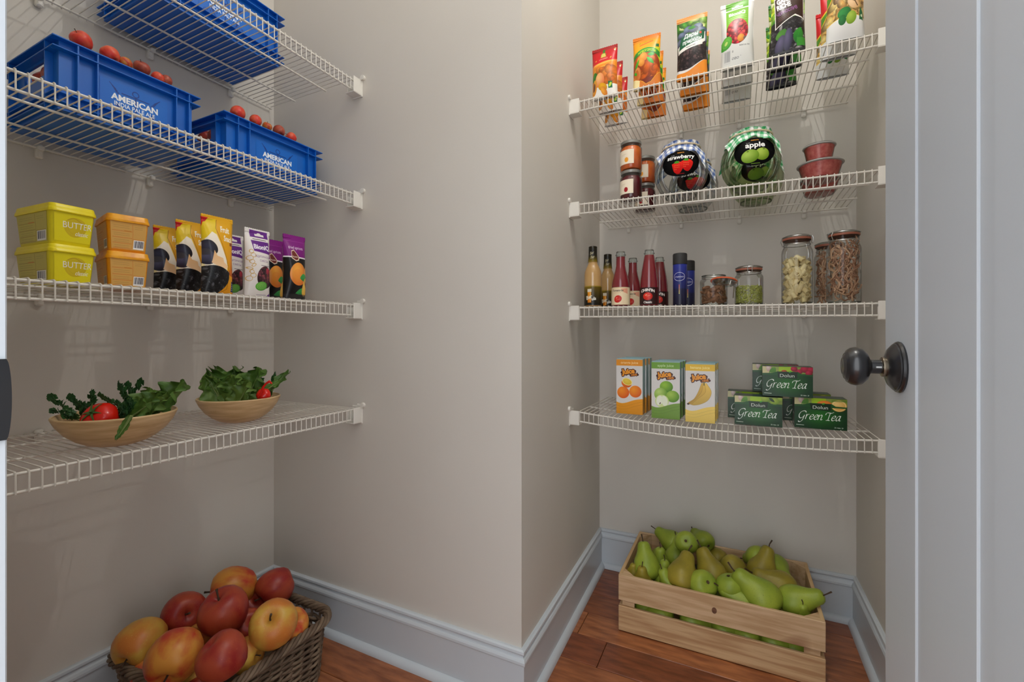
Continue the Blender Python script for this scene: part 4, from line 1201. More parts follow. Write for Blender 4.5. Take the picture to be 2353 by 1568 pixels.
M_tom = P('tomato_skin', (214, 32, 16), .22, spec=.5, var=(196, 22, 14), scale=6)
M_calg = P('green_calyx', (62, 96, 40), .6)
def tomato(label, loc, r, rot, calyx=True):
    t = thing('tomato', label, 'tomato', loc, 0, 'tomatoes in the wooden bowls', rot)
    prof = [(0, -.78), (.3, -.80), (.62, -.68), (.88, -.38), (1.0, .02), (.95, .36), (.78, .62), (.52, .76), (.28, .78), (.12, .72), (0, .68)]
    b = MB().lathe(prof, 36)
    b.v = [(x * r * (1 + .03 * math.cos(5 * math.atan2(y, x)) * (1 if z > 0 else .5)), y * r * (1 + .03 * math.cos(5 * math.atan2(y, x)) * (1 if z > 0 else .5)), z * r) for x, y, z in b.v]
    part('tomato_body', b, M_tom, t, True, 80)
    if calyx:
        c = MB()
        for k in range(6):
            a = 2 * PI * k / 6 + .2 * (k % 2); L = r * (.62 + .12 * (k % 3)); w = r * .10
            ps = []
            for s, z in ((.05, .735), (.35, .82), (.7, .78), (1.0, .70)):
                ps.append((L * s, z * r, w * (1 - .85 * s) if s > .06 else w * .7))
            vs = []
            for d, z, ww in ps:
                for sg in (-1, 1): vs.append((d * math.cos(a) - sg * ww * math.sin(a), d * math.sin(a) + sg * ww * math.cos(a), z + .01 * r))
            vs2 = [(x, y, z + .025 * r) for x, y, z in vs]
            fs = [[2 * i, 2 * i + 1, 2 * i + 3, 2 * i + 2] for i in range(3)]
            c.add(vs + vs2, fs + [[q + 8 for q in f] for f in fs] + [[2 * i, 2 * i + 2, 2 * i + 10, 2 * i + 8] for i in range(3)] + [[2 * i + 1, 2 * i + 3, 2 * i + 11, 2 * i + 9] for i in range(3)])
        c.tube([(0, 0, .66 * r), (0, 0, .84 * r), (.06 * r, 0, .98 * r)], .07 * r, 7)
        part('calyx', c, M_calg, t, True, 40, 'green star-shaped calyx')
    return t
p = at(232, 962, .925)
d = (-DV * .80 + UV * .62 - RV * .05).normalized()
tomato('red tomato with a green star calyx showing in the bowl', p, .0315, d.to_track_quat('Z', 'Y').to_euler())

M_lett = P('lettuce_leaf', (88, 122, 46), .45, spec=.4, var=(60, 94, 34), scale=18, stretch=(1, 1, 1), detail=4, lo=.3, hi=.7, bump=.7, bscale=90)
M_lett2 = P('pale_lettuce_leaf', (108, 138, 60), .45, spec=.4, var=(76, 108, 44), scale=20, detail=4, lo=.3, hi=.7, bump=.5, bscale=70)
M_rib = P('pale_leaf_rib', (128, 146, 84), .5)
M_pars = P('parsley_leaf', (50, 92, 44), .5, spec=.35, var=(36, 74, 36), scale=30)
M_pst = P('parsley_stem', (66, 104, 48), .5)
def leaf_mesh(L, W, seed, curl=.25, ruff=.16, mat=None, nx=26, ny=30, tip=.9):
    rg = random.Random(seed); ph = rg.random() * 6
    b = MB(); vs = []
    for side in (0, 1):
        for j in range(ny + 1):
            t = j / ny
            half = W / 2 * (math.sin(PI * min(1, .10 + .86 * t ** tip)) ** .65) * (1 + .09 * math.sin(13 * t + ph) + .06 * math.sin(31 * t + 2 * ph))
            for i in range(nx + 1):
                s = -1 + 2 * i / nx
                ed = abs(s) ** 1.8 * (.25 + .75 * t)
                et = max(0, t - .72) / .28
                x = s * half + W * .03 * math.sin(17 * t + 3 * s)
                z = 1.1 * ruff * W * (math.sin(17 * t + ph + 2.2 * s) * ed + .55 * math.sin(37 * t + 4 * s + ph) * ed ** 2 * 2 + .8 * et * math.sin(9 * s + ph)) + W * .22 * abs(s) ** 1.5 * (1 - .5 * t) + .022 * W * math.sin(7 * s + 11 * t) - .03 * W * abs(math.sin(5.5 * s + (3 if s > 0 else -3) * t + .6)) * min(1, 3 * t)
                y = t * L * (1 + .05 * math.sin(11 * s + ph) * et)
                ang = curl * t
                vs.append((x, y * math.cos(ang) - z * math.sin(ang), y * math.sin(ang) * .9 + z * math.cos(ang) + side * .0008))
    n1 = (nx + 1) * (ny + 1); fs = []
    for side in (0, 1):
        for j in range(ny):
            for i in range(nx):
                a = side * n1 + j * (nx + 1) + i; fs.append([a, a + 1, a + nx + 2, a + nx + 1])
    for j in range(ny):
        for i in (0, nx):
            a = j * (nx + 1) + i; c = a + nx + 1; fs.append([a, c, n1 + c, n1 + a])
    for i in range(nx):
        for j in (0, ny):
            a = j * (nx + 1) + i; fs.append([a, a + 1, n1 + a + 1, n1 + a])
    b.add(vs, fs)
    return b.mesh('leaf', mat or M_lett, True, 80)
def rib_mesh(L, r, curl):
    pts = [(0, t * L * math.cos(curl * t), t * L * math.sin(curl * t) * .9 + .0012) for t in np.linspace(0, .85, 9)]
    return MB().tube(pts, [r * (1 - .85 * k / 8) for k in range(9)], 6).mesh('leaf_rib', M_rib)
def frame(ydir, zdir):
    y = Vector(ydir).normalized(); z = Vector(zdir); z = (z - y * z.dot(y)).normalized(); x = y.cross(z)
    return Matrix((x, y, z)).transposed()
def lettuce(label, base, leaves, rib=.0030):
    t = thing('lettuce', label, 'lettuce', base, 0, 'lettuces in the wooden bowls')
    for k, (off, ydir, zdir, L, W, curl, ruff) in enumerate(leaves):
        lf = link('leaf', leaf_mesh(L, W, 7 * k + int(1000 * L), curl, ruff, (M_lett, M_lett2)[k % 2]), t)
        lf.matrix_local = Matrix.Translation(Vector(off)) @ frame(ydir, zdir).to_4x4()
        link('leaf_rib', rib_mesh(L, rib, curl), lf)
    return t
def W3(r, d, u): return RV * r + DV * d + UV * u
# bowl of the tomato: a lettuce leaning out over the far rim, one thin leaf hanging over the near rim
lettuce('lettuce leaning out of the tomato bowl beside the parsley', B1 + W3(.012, .0, .030), [
    (W3(0, .03, 0), W3(.74, .2, .64), W3(-.4, -.85, .3), .135, .080, .10, .12),
    (W3(-.004, .0, 0), W3(.62, .05, .60), W3(-.3, -.9, .3), .110, .070, -.15, .14),
    (W3(.0, -.002, .014), W3(.76, .0, .50), W3(-.2, -.85, .5), .104, .056, .06, .13),
    (W3(.0, .01, .004), W3(.40, .1, .70), W3(-.2, -.9, .2), .090, .056, .0, .15),
    (at(304, 956, .862) - B1 - W3(.012, .0, .030), at(278, 998, .856) - at(304, 956, .862), W3(0, -.9, .3), .048, .017, .05, .04)])
lettuce('broad spreading lettuce filling most of the farther bowl', B2 + W3(-.024, .006, .034), [
    (W3(.0, .01, .006), W3(-.60, .1, .78), W3(.3, -.9, .2), .122, .084, .05, .14),
    (W3(-.01, -.01, 0), W3(-.42, -.05, .75), W3(.2, -.9, .3), .100, .068, .06, .15),
    (W3(.0, .03, 0), W3(-.12, .1, .95), W3(0, -1, .1), .108, .085, .0, .16),
    (W3(.01, .0, 0), W3(.05, -.05, .9), W3(0, -.95, .2), .090, .074, .06, .16),
    (W3(.02, .02, 0), W3(.36, .05, .85), W3(-.1, -1, .2), .112, .085, .0, .15),
    (W3(.02, -.02, 0), W3(.48, -.06, .75), W3(-.2, -.9, .3), .088, .064, .06, .15),
    (W3(-.02, -.008, .004), W3(-.2, -.08, .8), W3(.1, -.9, .3), .078, .052, .0, .16)])
lettuce('narrow lettuce hearts rising at the corner side of the farther bowl', B2 + W3(.050, .01, .030), [
    (W3(.0, .0, .0), W3(.42, .0, .90), W3(-.5, -.8, .3), .122, .036, -.25, .12),
    (W3(.0, -.01, .0), W3(.12, .0, .80), W3(-.1, -.9, .3), .060, .050, .0, .14),
    (W3(.006, .0, .04), W3(.58, .0, .62), W3(-.5, -.8, .3), .070, .026, -.3, .12)])
p = at(606, 908, 1.20)
tomato('dark red tomato tucked behind the lettuce', p, .0175, (.9, .2, .4), False)
M_rind = P('red_pepper_skin', (206, 24, 14), .25, spec=.5)
st_ = thing('pepper_strip', 'thin curved strip of red pepper standing up beside the dark tomato', 'pepper', at(594, 915, 1.178))
q = [at(u, v, 1.178) - at(594, 915, 1.178) for u, v in ((592, 915), (600, 903), (604, 891), (611, 882), (619, 877), (625, 882))]
part('pepper_flesh', MB().tube(q, [.0012, .0018, .0018, .0017, .0024, .0012], 8, flat=1.6), M_rind, st_)

def leaflet(b, o, ydir, zdir, s, rg):
    M = frame(ydir, zdir)
    for ang, L in ((0, 1.0), (.75, .8), (-.75, .8), (1.45, .5), (-1.45, .5)):
        ca, sa = math.cos(ang), math.sin(ang); w = .24
        P_ = [(0, 0, 0), (w * .8, .35, .05), (w * 1.35, .70, .10), (w * .62, .84, .06), (0, 1.0, .02), (-w * .62, .84, .06), (-w * 1.35, .70, .10), (-w * .8, .35, .05)]
        vs = []
        for x, y, z in P_:
            x, y = (x * ca + y * L * sa) * s, (y * L * ca - x * sa) * s
            vs.append(Vector(o) + M @ Vector((x, y, z * s + .12 * s * math.sin(3 * y / s))))
        n = M @ Vector((0, 0, 1)) * .0005
        b.add(vs + [v + n for v in vs], [list(range(8)), list(range(8, 16))[::-1]] + [[i, (i + 1) % 8, 8 + (i + 1) % 8, 8 + i] for i in range(8)])
def parsley(label, base, sprigs, seed):
    rg = random.Random(seed)
    t = thing('parsley', label, 'parsley', base, 0, 'parsley bunches in the wooden bowls')
    lv = MB()
    for off, tipv, n, s in sprigs:
        o = Vector(off); tp = Vector(tipv); mid = (o + tp) / 2 + Vector((rg.uniform(-.008, .008), rg.uniform(-.008, .008), .006))
        path = [Vector(x) for x in crom([o, mid, tp], 6)]
        part('stem', MB().tube(path, .0009, 5), M_pst, t)
        for k in range(n):
            f = .30 + .70 * k / max(1, n - 1); a = path[min(len(path) - 1, int(f * (len(path) - 1)))]
            dr_ = (tp - o).normalized() + Vector((rg.uniform(-1, 1), rg.uniform(-1, 1), rg.uniform(-.3, .8))) * (1.0 if k < n - 2 else .25)
            leaflet(lv, a, dr_, Vector((rg.uniform(-.6, .6), -1, rg.uniform(-.2, .8))), s * rg.uniform(.85, 1.3), rg)
    part('leaflets', lv, M_pars, t, True, 60, kind='stuff')
def rel(u, v, dep, base): return at(u, v, dep) - base
b0 = at(190, 968, .935)
parsley('parsley bunch spilling over the outer rim beside the tomato', b0, [(rel(195, 968, .93, b0), rel(122, 915, .93, b0), 14, 0.0109), (rel(190, 968, .93, b0), rel(125, 946, .92, b0), 11, 0.0094), (rel(195, 970, .95, b0), rel(165, 916, .96, b0), 17, 0.0109),
     (rel(200, 968, .95, b0), rel(212, 902, .96, b0), 16, 0.0101), (rel(185, 968, .94, b0), rel(150, 958, .91, b0), 11, 0.0094), (rel(195, 968, .94, b0), rel(184, 930, .94, b0), 17, 0.0109), (rel(195, 965, .95, b0), rel(200, 940, .94, b0), 14, 0.0101)], 4)
b0 = at(290, 955, .985)
parsley('dense dark parsley bunch between the tomato and the leaning lettuce', b0, [(rel(285, 958, .98, b0), rel(276, 886, .99, b0), 20, 0.0117), (rel(290, 958, .98, b0), rel(295, 888, 1.0, b0), 20, 0.0117), (rel(300, 955, 1.0, b0), rel(325, 882, 1.01, b0), 19, 0.0117),
     (rel(285, 960, .96, b0), rel(262, 925, .95, b0), 12, 0.0101), (rel(290, 960, .96, b0), rel(300, 925, .965, b0), 22, 0.0109), (rel(280, 962, .95, b0), rel(236, 912, .93, b0), 9, 0.0101), (rel(285, 962, .95, b0), rel(285, 935, .95, b0), 22, 0.0109), (rel(280, 962, .95, b0), rel(288, 955, .94, b0), 16, 0.0101),
     (rel(278, 962, .95, b0), rel(252, 940, .93, b0), 9, 0.0094)], 6)
b0 = at(620, 905, 1.25)
parsley('small parsley sprig peeking out behind the pepper strip', b0, [(rel(625, 905, 1.25, b0), rel(632, 864, 1.26, b0), 12, 0.0109), (rel(625, 905, 1.25, b0), rel(640, 872, 1.26, b0), 9, 0.0094), (rel(590, 905, 1.27, b0), rel(590, 856, 1.27, b0), 12, 0.0117), (rel(600, 905, 1.27, b0), rel(600, 856, 1.27, b0), 9, 0.0109)], 9)

# ------------------------------------------------------------------ wicker basket of apples
M_wick = P('brown_wicker', (118, 100, 82), .6, spec=.3, var=(88, 72, 58), scale=26, stretch=(1, 1, 1), detail=3, bump=.25, bscale=60)
M_wick2 = P('grey_brown_wicker', (132, 114, 94), .6, spec=.3, var=(98, 82, 66), scale=26, detail=3, bump=.25, bscale=60)
BX0, BX1, BY0, BY1, BH = -1.452, -1.052, .578, .965, .192
bk = thing('wicker_basket', 'dark woven wicker basket heaped with apples on the floor', 'basket', ((BX0 + BX1) / 2, (BY0 + BY1) / 2, 0))
bw, bd = BX1 - BX0, BY1 - BY0
def rrpath(w, d, r, n=132):
    """points with outward normals, evenly spaced round a rounded rectangle"""
    segs = [(w - 2 * r), PI / 2 * r, (d - 2 * r), PI / 2 * r] * 2; tot = sum(segs); out = []
    for i in range(n):
        s = tot * i / n; x, y, a = -(w / 2 - r), -d / 2, 0.0; k = 0
        while s > segs[k]:
            L = segs[k]
            if k % 2 == 0: x += L * math.cos(a); y += L * math.sin(a)
            else:
                cx_, cy_ = x - r * math.sin(a), y + r * math.cos(a); a += PI / 2; x, y = cx_ + r * math.sin(a), cy_ - r * math.cos(a)
            s -= L; k += 1
        if k % 2 == 0: x += s * math.cos(a); y += s * math.sin(a); aa = a
        else:
            cx_, cy_ = x - r * math.sin(a), y + r * math.cos(a); aa = a + s / r; x, y = cx_ + r * math.sin(aa), cy_ - r * math.cos(aa)
        out.append((x, y, math.sin(aa), -math.cos(aa)))
    return out
NS = 44
rgw = random.Random(2)
def flare(z): return .93 + .07 * (z / BH)
for rw in range(19):
    z = .008 + rw * .0083
    pth = rrpath(bw * flare(z) - .016, bd * flare(z) - .016, .055)
    pts = []; ph = PI * (rw % 2)
    for i, (x, y, nx_, ny_) in enumerate(pth):
        o = .0046 * math.sin(NS / 2 * 2 * PI * i / len(pth) + ph) + .0008 * rgw.uniform(-1, 1)
        pts.append((x + nx_ * o, y + ny_ * o, z + .0016 * math.sin(6.28 * 9 * i / len(pth) + rw) + .0006 * rgw.uniform(-1, 1)))
    part('weaver', MB().tube(pts, .0041 + .0006 * rgw.random(), 6, closed=True), (M_wick, M_wick2)[rw % 2], bk, True, 80)
stp = rrpath(bw, bd, .055, NS)
for i, (x, y, nx_, ny_) in enumerate(stp):
    pts = [((x - nx_ * .008) * flare(z), (y - ny_ * .008) * flare(z), z) for z in (.002, .06, .12, .165, .182)]
    part('stake', MB().tube(pts, .0034, 6), M_wick, bk, True, 80)
for sgn in range(5):                                # the plaited rim: five rods that twist round each other
    pts = []
    pth = rrpath(bw, bd, .060, 200)
    for i, (x, y, nx_, ny_) in enumerate(pth):
        a = 2 * PI * (15 * i / 200) + 2 * PI * sgn / 5
        o, dz = .0085 * math.cos(a), .0085 * math.sin(a)
        pts.append((x + nx_ * o, y + ny_ * o, BH - .013 + dz))
    part('rim_rod', MB().tube(pts, .0050, 7, closed=True), (M_wick, M_wick2)[sgn % 2], bk, True, 80)
part('basket_base', MB().loft([rr(bw * .90, bd * .90, .05, .001, 6), rr(bw * .91, bd * .91, .05, .010, 6)]), M_wick, bk)
def bapple(label, u, v, rpx, H, skin, rot, seed, stem=True):
    p = on_z(u, v, H); dep = (p - EYE).dot(Vector((-SN, CS, 0)))
    r = rpx * dep / FPX * .90
    return apple(label, skin, p, r, rot, 'apples in the wicker basket', seed, stem)
def cam_dir(r, u, t=1.0): return (RV * r + UV * u - DV * t).normalized().to_track_quat('Z', 'Y').to_euler()
for a in [('orange-red apple on top at the back of the heap, touching the wall side rim', 536, 1353, 54, .235, 'blush', cam_dir(-.8, .1, .5), 0),
          ('deep red apple at the corner end of the heap, above the yellow one', 635, 1350, 45, .225, 'red', cam_dir(-.5, -.3, .5), 1),
          ('dark red apple with its stem showing, on the wall side of the heap', 423, 1409, 50, .225, 'red', cam_dir(.6, .3, .7), 2),
          ('big red apple in the middle of the heap', 515, 1408, 57, .262, 'red', cam_dir(-.2, .9, .2), 1),
          ('big yellow apple with a tiny green stalk near the plaited rim', 630, 1436, 57, .240, 'yellow', cam_dir(.1, .75, .7), 2),
          ('yellow-orange apple against the near wall-side rim', 322, 1477, 57, .215, 'yellow', cam_dir(0, -.3, .8), 0),
          ('largest orange and pink apple with its stalk pointing down', 402, 1505, 64, .240, 'blush', cam_dir(.2, -.6, .8), 1),
          ('plain crimson apple in front, beside the largest orange one', 511, 1511, 57, .255, 'red', cam_dir(-.5, .8, .1), 0, False),
          ('yellow-green apple half hidden behind the crimson one', 566, 1505, 42, .185, 'yellow', cam_dir(.8, .1, .2), 1),
          ('orange apple peeking out behind the big yellow one', 668, 1442, 42, .190, 'blush', cam_dir(.6, .6, .2), 2, False),
          ('red apple wedged low between the middle one and the yellow one', 572, 1440, 40, .185, 'red', cam_dir(.3, .5, .4), 0, False),
          ('small dark red apple low under the two at the back', 585, 1388, 38, .175, 'red', cam_dir(.3, .5, .4), 2, False),
          ('orange apple low under the yellow-orange one', 338, 1545, 34, .165, 'blush', cam_dir(.3, .5, .4), 0, False),
          ('pinkish red apple at the very bottom of the picture', 460, 1598, 44, .130, 'red', cam_dir(.3, .5, .4), 1, False),
          ('small orange apple in the gap above the largest one', 455, 1468, 34, .190, 'blush', cam_dir(.5, .7, .3), 2, False),
          ('yellowish apple with a stem between the dark red one and the middle one', 478, 1408, 34, .195, 'yellow', cam_dir(.1, .4, .8), 0),
          ('yellow-green apple low between the largest and the crimson one', 456, 1530, 40, .180, 'yellow', cam_dir(.4, .2, .6), 1, False)]:
    bapple(*a)

# ------------------------------------------------------------------ pine crate of pears
M_pine = P('pale_pine_board', (212, 180, 142), .55, spec=.3, var=(190, 154, 114), scale=5, stretch=(1.2, 14, 14), detail=3, lo=.40, hi=.62, bump=.10, bscale=8, bstretch=(1.5, 20, 20), spots=((140, 94, 64), 3.2, .735))
M_pine2 = P('knotty_pine_board', (206, 172, 130), .55, spec=.3, var=(178, 138, 98), scale=4, stretch=(1.0, 18, 18), detail=3, lo=.42, hi=.60, bump=.10, bscale=8, bstretch=(1.5, 20, 20))
M_piney = P('pine_end_grain', (214, 182, 138), .6, spec=.25, var=(196, 160, 116), scale=6, stretch=(10, 1.2, 10), detail=3)
M_knot = P('pine_knot', (128, 88, 62), .5, var=(96, 62, 44), scale=60)
PX0, PX1, PY0, PY1, PH = -.3545, .2275, 1.531, 1.906, .190
pc = thing('pine_crate', 'slatted pale pine crate full of pears on the wooden floor', 'crate', (PX0, PY0, 0))
pw, pd = PX1 - PX0, PY1 - PY0
bt = .011
bl = [(.003, .085), (.105, PH)]
for k, (z0, z1) in enumerate(bl):
    f = part('front_board', MB().box(0, 0, z0, pw, bt, z1, bev=.0012), (M_pine2, M_pine)[k], pc, True, 30)
    if k == 1:
        kb = MB().lathe([(0, 0), (.0085, 0), (.0085, .0006), (0, .0006)], 18); kb.v = [(x * .85, -z + .0003, y * 1.15) for x, y, z in kb.v]
        part('knot', kb, M_knot, f, loc=(pw * .508, 0, .147))
    part('back_board', MB().box(0, pd - bt, z0, pw, pd, z1, bev=.0012), (M_pine2, M_pine)[k], pc, True, 30)
for x0, x1 in ((.0, bt), (pw - bt, pw)):
    for z0, z1 in bl: part('end_board', MB().box(x0, bt, z0, x1, pd - bt, z1, bev=.0012), M_piney, pc, True, 30)
for sx in (0, 1):
    for sy in (0, 1):
        x, y = (bt, pw - bt)[sx], (bt, pd - bt)[sy]; a, b_ = (1 - 2 * sx) * .040, (1 - 2 * sy) * .040
        q = [(x, y), (x + a, y), (x, y + b_)]
        part('corner_post', prism(q if sx == sy else q[::-1], .004, PH - .001), M_pine, pc, False)
for k in range(4):
    y0 = bt + (pd - 2 * bt) * k / 4
    part('bottom_board', MB().box(bt, y0 + .002, .003, pw - bt, y0 + (pd - 2 * bt) / 4 - .002, .011), M_pine, pc)

def pear_skin(name, c, v, s): return P(name, c, .42, spec=.4, var=v, scale=2.2, stretch=(1, 1, .7), detail=4, lo=.35, hi=.65, spots=(s, 70, .66), bump=.05, bscale=120)
M_pg = pear_skin('green_pear_skin', (155, 170, 56), (132, 152, 48), (116, 132, 50))
M_po = pear_skin('olive_pear_skin', (158, 142, 46), (134, 122, 40), (116, 100, 44))
def pear_mesh(seed, mat, bend):
    rg = random.Random(seed)
    prof = [(0, -.270), (.03, -.278), (.07, -.294), (.13, -.300), (.22, -.278), (.30, -.215), (.350, -.12), (.362, -.01), (.345, .10), (.298, .21), (.240, .315), (.198, .41), (.178, .49), (.162, .56), (.125, .615), (.07, .640), (.02, .630), (0, .626)]
    b = MB().lathe(prof, 26); p1 = rg.random() * 6
    out = []
    for x, y, z in b.v:
        a = math.atan2(y, x); k = 1 + .03 * math.sin(2 * a + p1) + .015 * math.sin(3 * a + 2 * p1 + 5 * z)
        out.append((x * k + bend * (z + .3) ** 2 * .35, y * k, z))
    b.v = out
    return b.mesh('pear_body', mat, True, 80)
def pstem(bend, seed):
    rg = random.Random(seed); x0 = bend * .92 ** 2 * .35
    return MB().tube([(x0, 0, .62), (x0 + .01, .01, .70), (x0 + .04 * rg.uniform(-1, 1), .03, .82)], [.016, .014, .020], 6).mesh('pear_stem', M_stem)
def pcal():
    b = MB().lathe([(0, -.272), (.022, -.276), (.036, -.290), (.046, -.300), (.030, -.2985), (.012, -.290), (0, -.288)], 10)
    return b.mesh('pear_calyx', M_cal)
PM = {}
for k, bend in enumerate((.0, .25, -.25)):
    for nm, mt in (('g', M_pg), ('o', M_po)): PM[nm, k] = (pear_mesh(k + 3, mt, bend), pstem(bend, k))
CALM = pcal()
def pear(label, ub, vb, un, vn, H, Hn, L, col, k, depth=None):
    """body centre and neck tip given as points over the crate at heights H and Hn"""
    p = on_z(ub, vb, H)
    ymin = PY0 + bt + .34 * L                       # keep the body behind the front board: slide it along its line of sight
    if p.y < ymin: p = EYE + (p - EYE) * (ymin / p.y)
    if isinstance(un, Vector): d = un
    else:
        q = on_z(un, vn, Hn)
        if q.y < PY0 + bt + .02: q = EYE + (q - EYE) * ((PY0 + bt + .02) / q.y)
        d = q - p
    t = thing('pear', label, 'pear', p, 0, 'pears in the pine crate', d.normalized().to_track_quat('Z', 'Y').to_euler())
    t.scale = (L * .97, L * .97, L)
    link('pear_body', PM[col, k % 3][0], t); link('pear_stem', PM[col, k % 3][1], t); link('pear_calyx', CALM, t)
    return t
def zz(x, y): return 1410 + x / 4.26, 1200 + y / 4.26
for lab, b_, n_, H, Hn, L, c, k in [
    ('plump green pear standing neck up by the end board away from the door', (325, 440), (290, 205), .190, .262, .128, 'g', 0),
    ('slim green pear upright behind the plump one', (452, 420), (440, 262), .165, .225, .105, 'g', 1),
    ('green pear with its neck towards the back corner post, under the topmost one', (570, 195), (455, 115), .205, .222, .115, 'g', 2),
    ('topmost green pear showing its dark calyx end', (712, 200), W3(.35, .75, -.5), .252, .228, .112, 'g', 0),
    ('green pear standing on its neck beside the topmost one', (885, 185), W3(-.1, .9, .15), .215, .262, .106, 'g', 1),
    ('green pear low behind the olive one', (600, 345), W3(.1, .4, .8), .170, .19, .108, 'g', 2),
    ('olive pear leaning towards the middle, its stem touching another olive one', (668, 545), (775, 275), .195, .262, .140, 'o', 1),
    ('olive pear leaning back from the middle of the front row', (962, 525), (838, 262), .190, .258, .138, 'o', 2),
    ('small olive pear low by the back board', (1020, 352), W3(-.3, .7, .3), .160, .19, .100, 'o', 0),
    ('round olive pear at the centre of the back row', (1162, 445), W3(.35, -.7, -.35), .195, .175, .118, 'o', 1),
    ('green pear with a brown calyx facing up in the front row', (868, 612), W3(-.15, .75, -.6), .205, .155, .125, 'g', 0),
    ('round light green pear behind the lying pear in the front row', (1140, 640), W3(.1, -.1, -.95), .195, .150, .120, 'g', 1),
    ('slender light green pear lying along the front board', (1290, 805), (1068, 668), .170, .196, .125, 'g', 2),
    ('big bright green pear slanting across the front row', (1462, 735), (1272, 548), .195, .232, .155, 'g', 1),
    ('round green pear behind the olive upright one', (1400, 350), W3(-.2, .7, -.4), .215, .185, .110, 'g', 2),
    ('upright olive pear with its stem up near the back board', (1450, 480), (1528, 295), .190, .250, .132, 'o', 1),
    ('green pear pointing at the far end board', (1590, 430), (1690, 545), .190, .185, .112, 'g', 0),
    ('olive pear lying with its neck towards the middle', (1640, 645), (1432, 545), .190, .215, .140, 'o', 2),
    ('plump green pear beside the door-end board', (1762, 775), (1975, 735), .185, .215, .135, 'g', 0),
    ('small light green pear with a long upright stem by the door-end post', (1838, 925), (1832, 838), .155, .188, .080, 'g', 1),
    ('small olive green pear upright by the front corner post', (285, 600), (278, 465), .150, .200, .095, 'o', 0),
    ('light green pear upright behind the small front ones', (485, 560), (492, 412), .155, .208, .100, 'g', 1),
    ('light green pear with a bent stem just over the front board', (560, 640), (500, 520), .160, .200, .100, 'g', 2),
    ('tiny olive pear end poking out by the end board', (185, 520), (182, 440), .160, .190, .070, 'o', 1),
    ('olive green pear under the bright slanting one', (1615, 865), W3(.2, .3, -.6), .150, .13, .090, 'o', 0)]:
    pear(lab, *zz(*b_), *((n_, None) if isinstance(n_, Vector) else zz(*n_)), H, Hn, L, c, k)
for i, (x, y, L, c) in enumerate(((300, 855, .095, 'g'), (480, 905, .12, 'g'), (765, 965, .13, 'g'), (1080, 1060, .125, 'g'), (1310, 1105, .12, 'g'), (1560, 1185, .125, 'g'), (1770, 1245, .10, 'g'))):
    u, v = zz(x, y); p = on_y(u, v, PY0 + bt + .043)
    t = thing('pear', 'green pear in the slot of the crate, %s from the end away from the door' % (ORD + ('seventh',))[i], 'pear', (p.x, p.y, max(.060, p.z - .006)), 0, 'pears in the pine crate', (PI / 2 + .12 * (i % 3 - 1), .0, (1.45, -1.40, 1.62, 1.75, -1.55, 1.5, 1.65)[i]))
    t.scale = (L, L, L)
    link('pear_body', PM[c, i % 3][0], t); link('pear_stem', PM[c, i % 3][1], t); link('pear_calyx', CALM, t)
for i, (x, y) in enumerate(((.10, .10), (.20, .17), (.30, .10), (.40, .18), (.49, .10), (.10, .25), (.30, .27), (.49, .26), (.20, .06), (.40, .07))):   # the hidden layer that carries the heap
    t = thing('pear', 'green pear buried in the lower layer of the crate', 'pear', (PX0 + x, PY0 + y + .03, .075 + .03 * (i % 3)), 0, 'pears in the pine crate', (1.45 + .1 * (i % 3), 0, (1.5, -1.5, 1.7)[i % 3]))
    t.scale = (.125, .125, .125)
    link('pear_body', PM['g', i % 3][0], t); link('pear_stem', PM['g', i % 3][1], t); link('pear_calyx', CALM, t)

# ------------------------------------------------------------------ second shelf: jam jars, cloth-topped jars, foil tubs
G_clear = glass('clear_glass', (251, 252, 251), .8, (160, 166, 164))
G_jar = glass('jar_glass', (250, 252, 251), .8, (165, 176, 172))
G_green = glass('pale_green_glass', (234, 241, 219), .8, (176, 196, 150))
G_rim = glass('thick_glass_rim', (240, 244, 242), 1.0, (120, 130, 126))
M_lidg = P('grey_jar_lid', (150, 150, 146), .35, metal=.7)
M_jamo = P('orange_jam', (236, 122, 34), .25, spec=.5, var=(206, 84, 20), scale=22, coat=.4)
M_jamr = P('dark_red_jam', (110, 22, 34), .22, spec=.5, var=(84, 14, 26), scale=22, coat=.4)
def wrap(prof_r, z0, z1, ang, mat, parent, name='label', n=22, nz=2, off=.0005, center=-PI / 2, label=None):
    """a label wrapped round a body of revolution; prof_r(z) radius"""
    b = MB(); vs, fs, uv = [], [], []
    for j in range(nz + 1):
        z = z0 + (z1 - z0) * j / nz; r = prof_r(z) + off
        for i in range(n + 1):
            a = center - ang / 2 + ang * i / n
            vs.append((r * math.cos(a), r * math.sin(a), z))
    for j in range(nz):
        for i in range(n):
            a = j * (n + 1) + i; fs.append([a, a + 1, a + n + 2, a + n + 1])
            uv.append([(i / n, j / nz), ((i + 1) / n, j / nz), ((i + 1) / n, (j + 1) / nz), (i / n, (j + 1) / nz)])
    b.add(vs, fs, uv)
    return part(name, b, mat, parent, True, 80, label)
def interp(prof):
    zs = [z for r, z in prof]; rs = [r for r, z in prof]
    return lambda z: float(np.interp(z, zs, rs))
M_jl = (art_jam((240, 160, 40)), art_jam((160, 20, 30)))
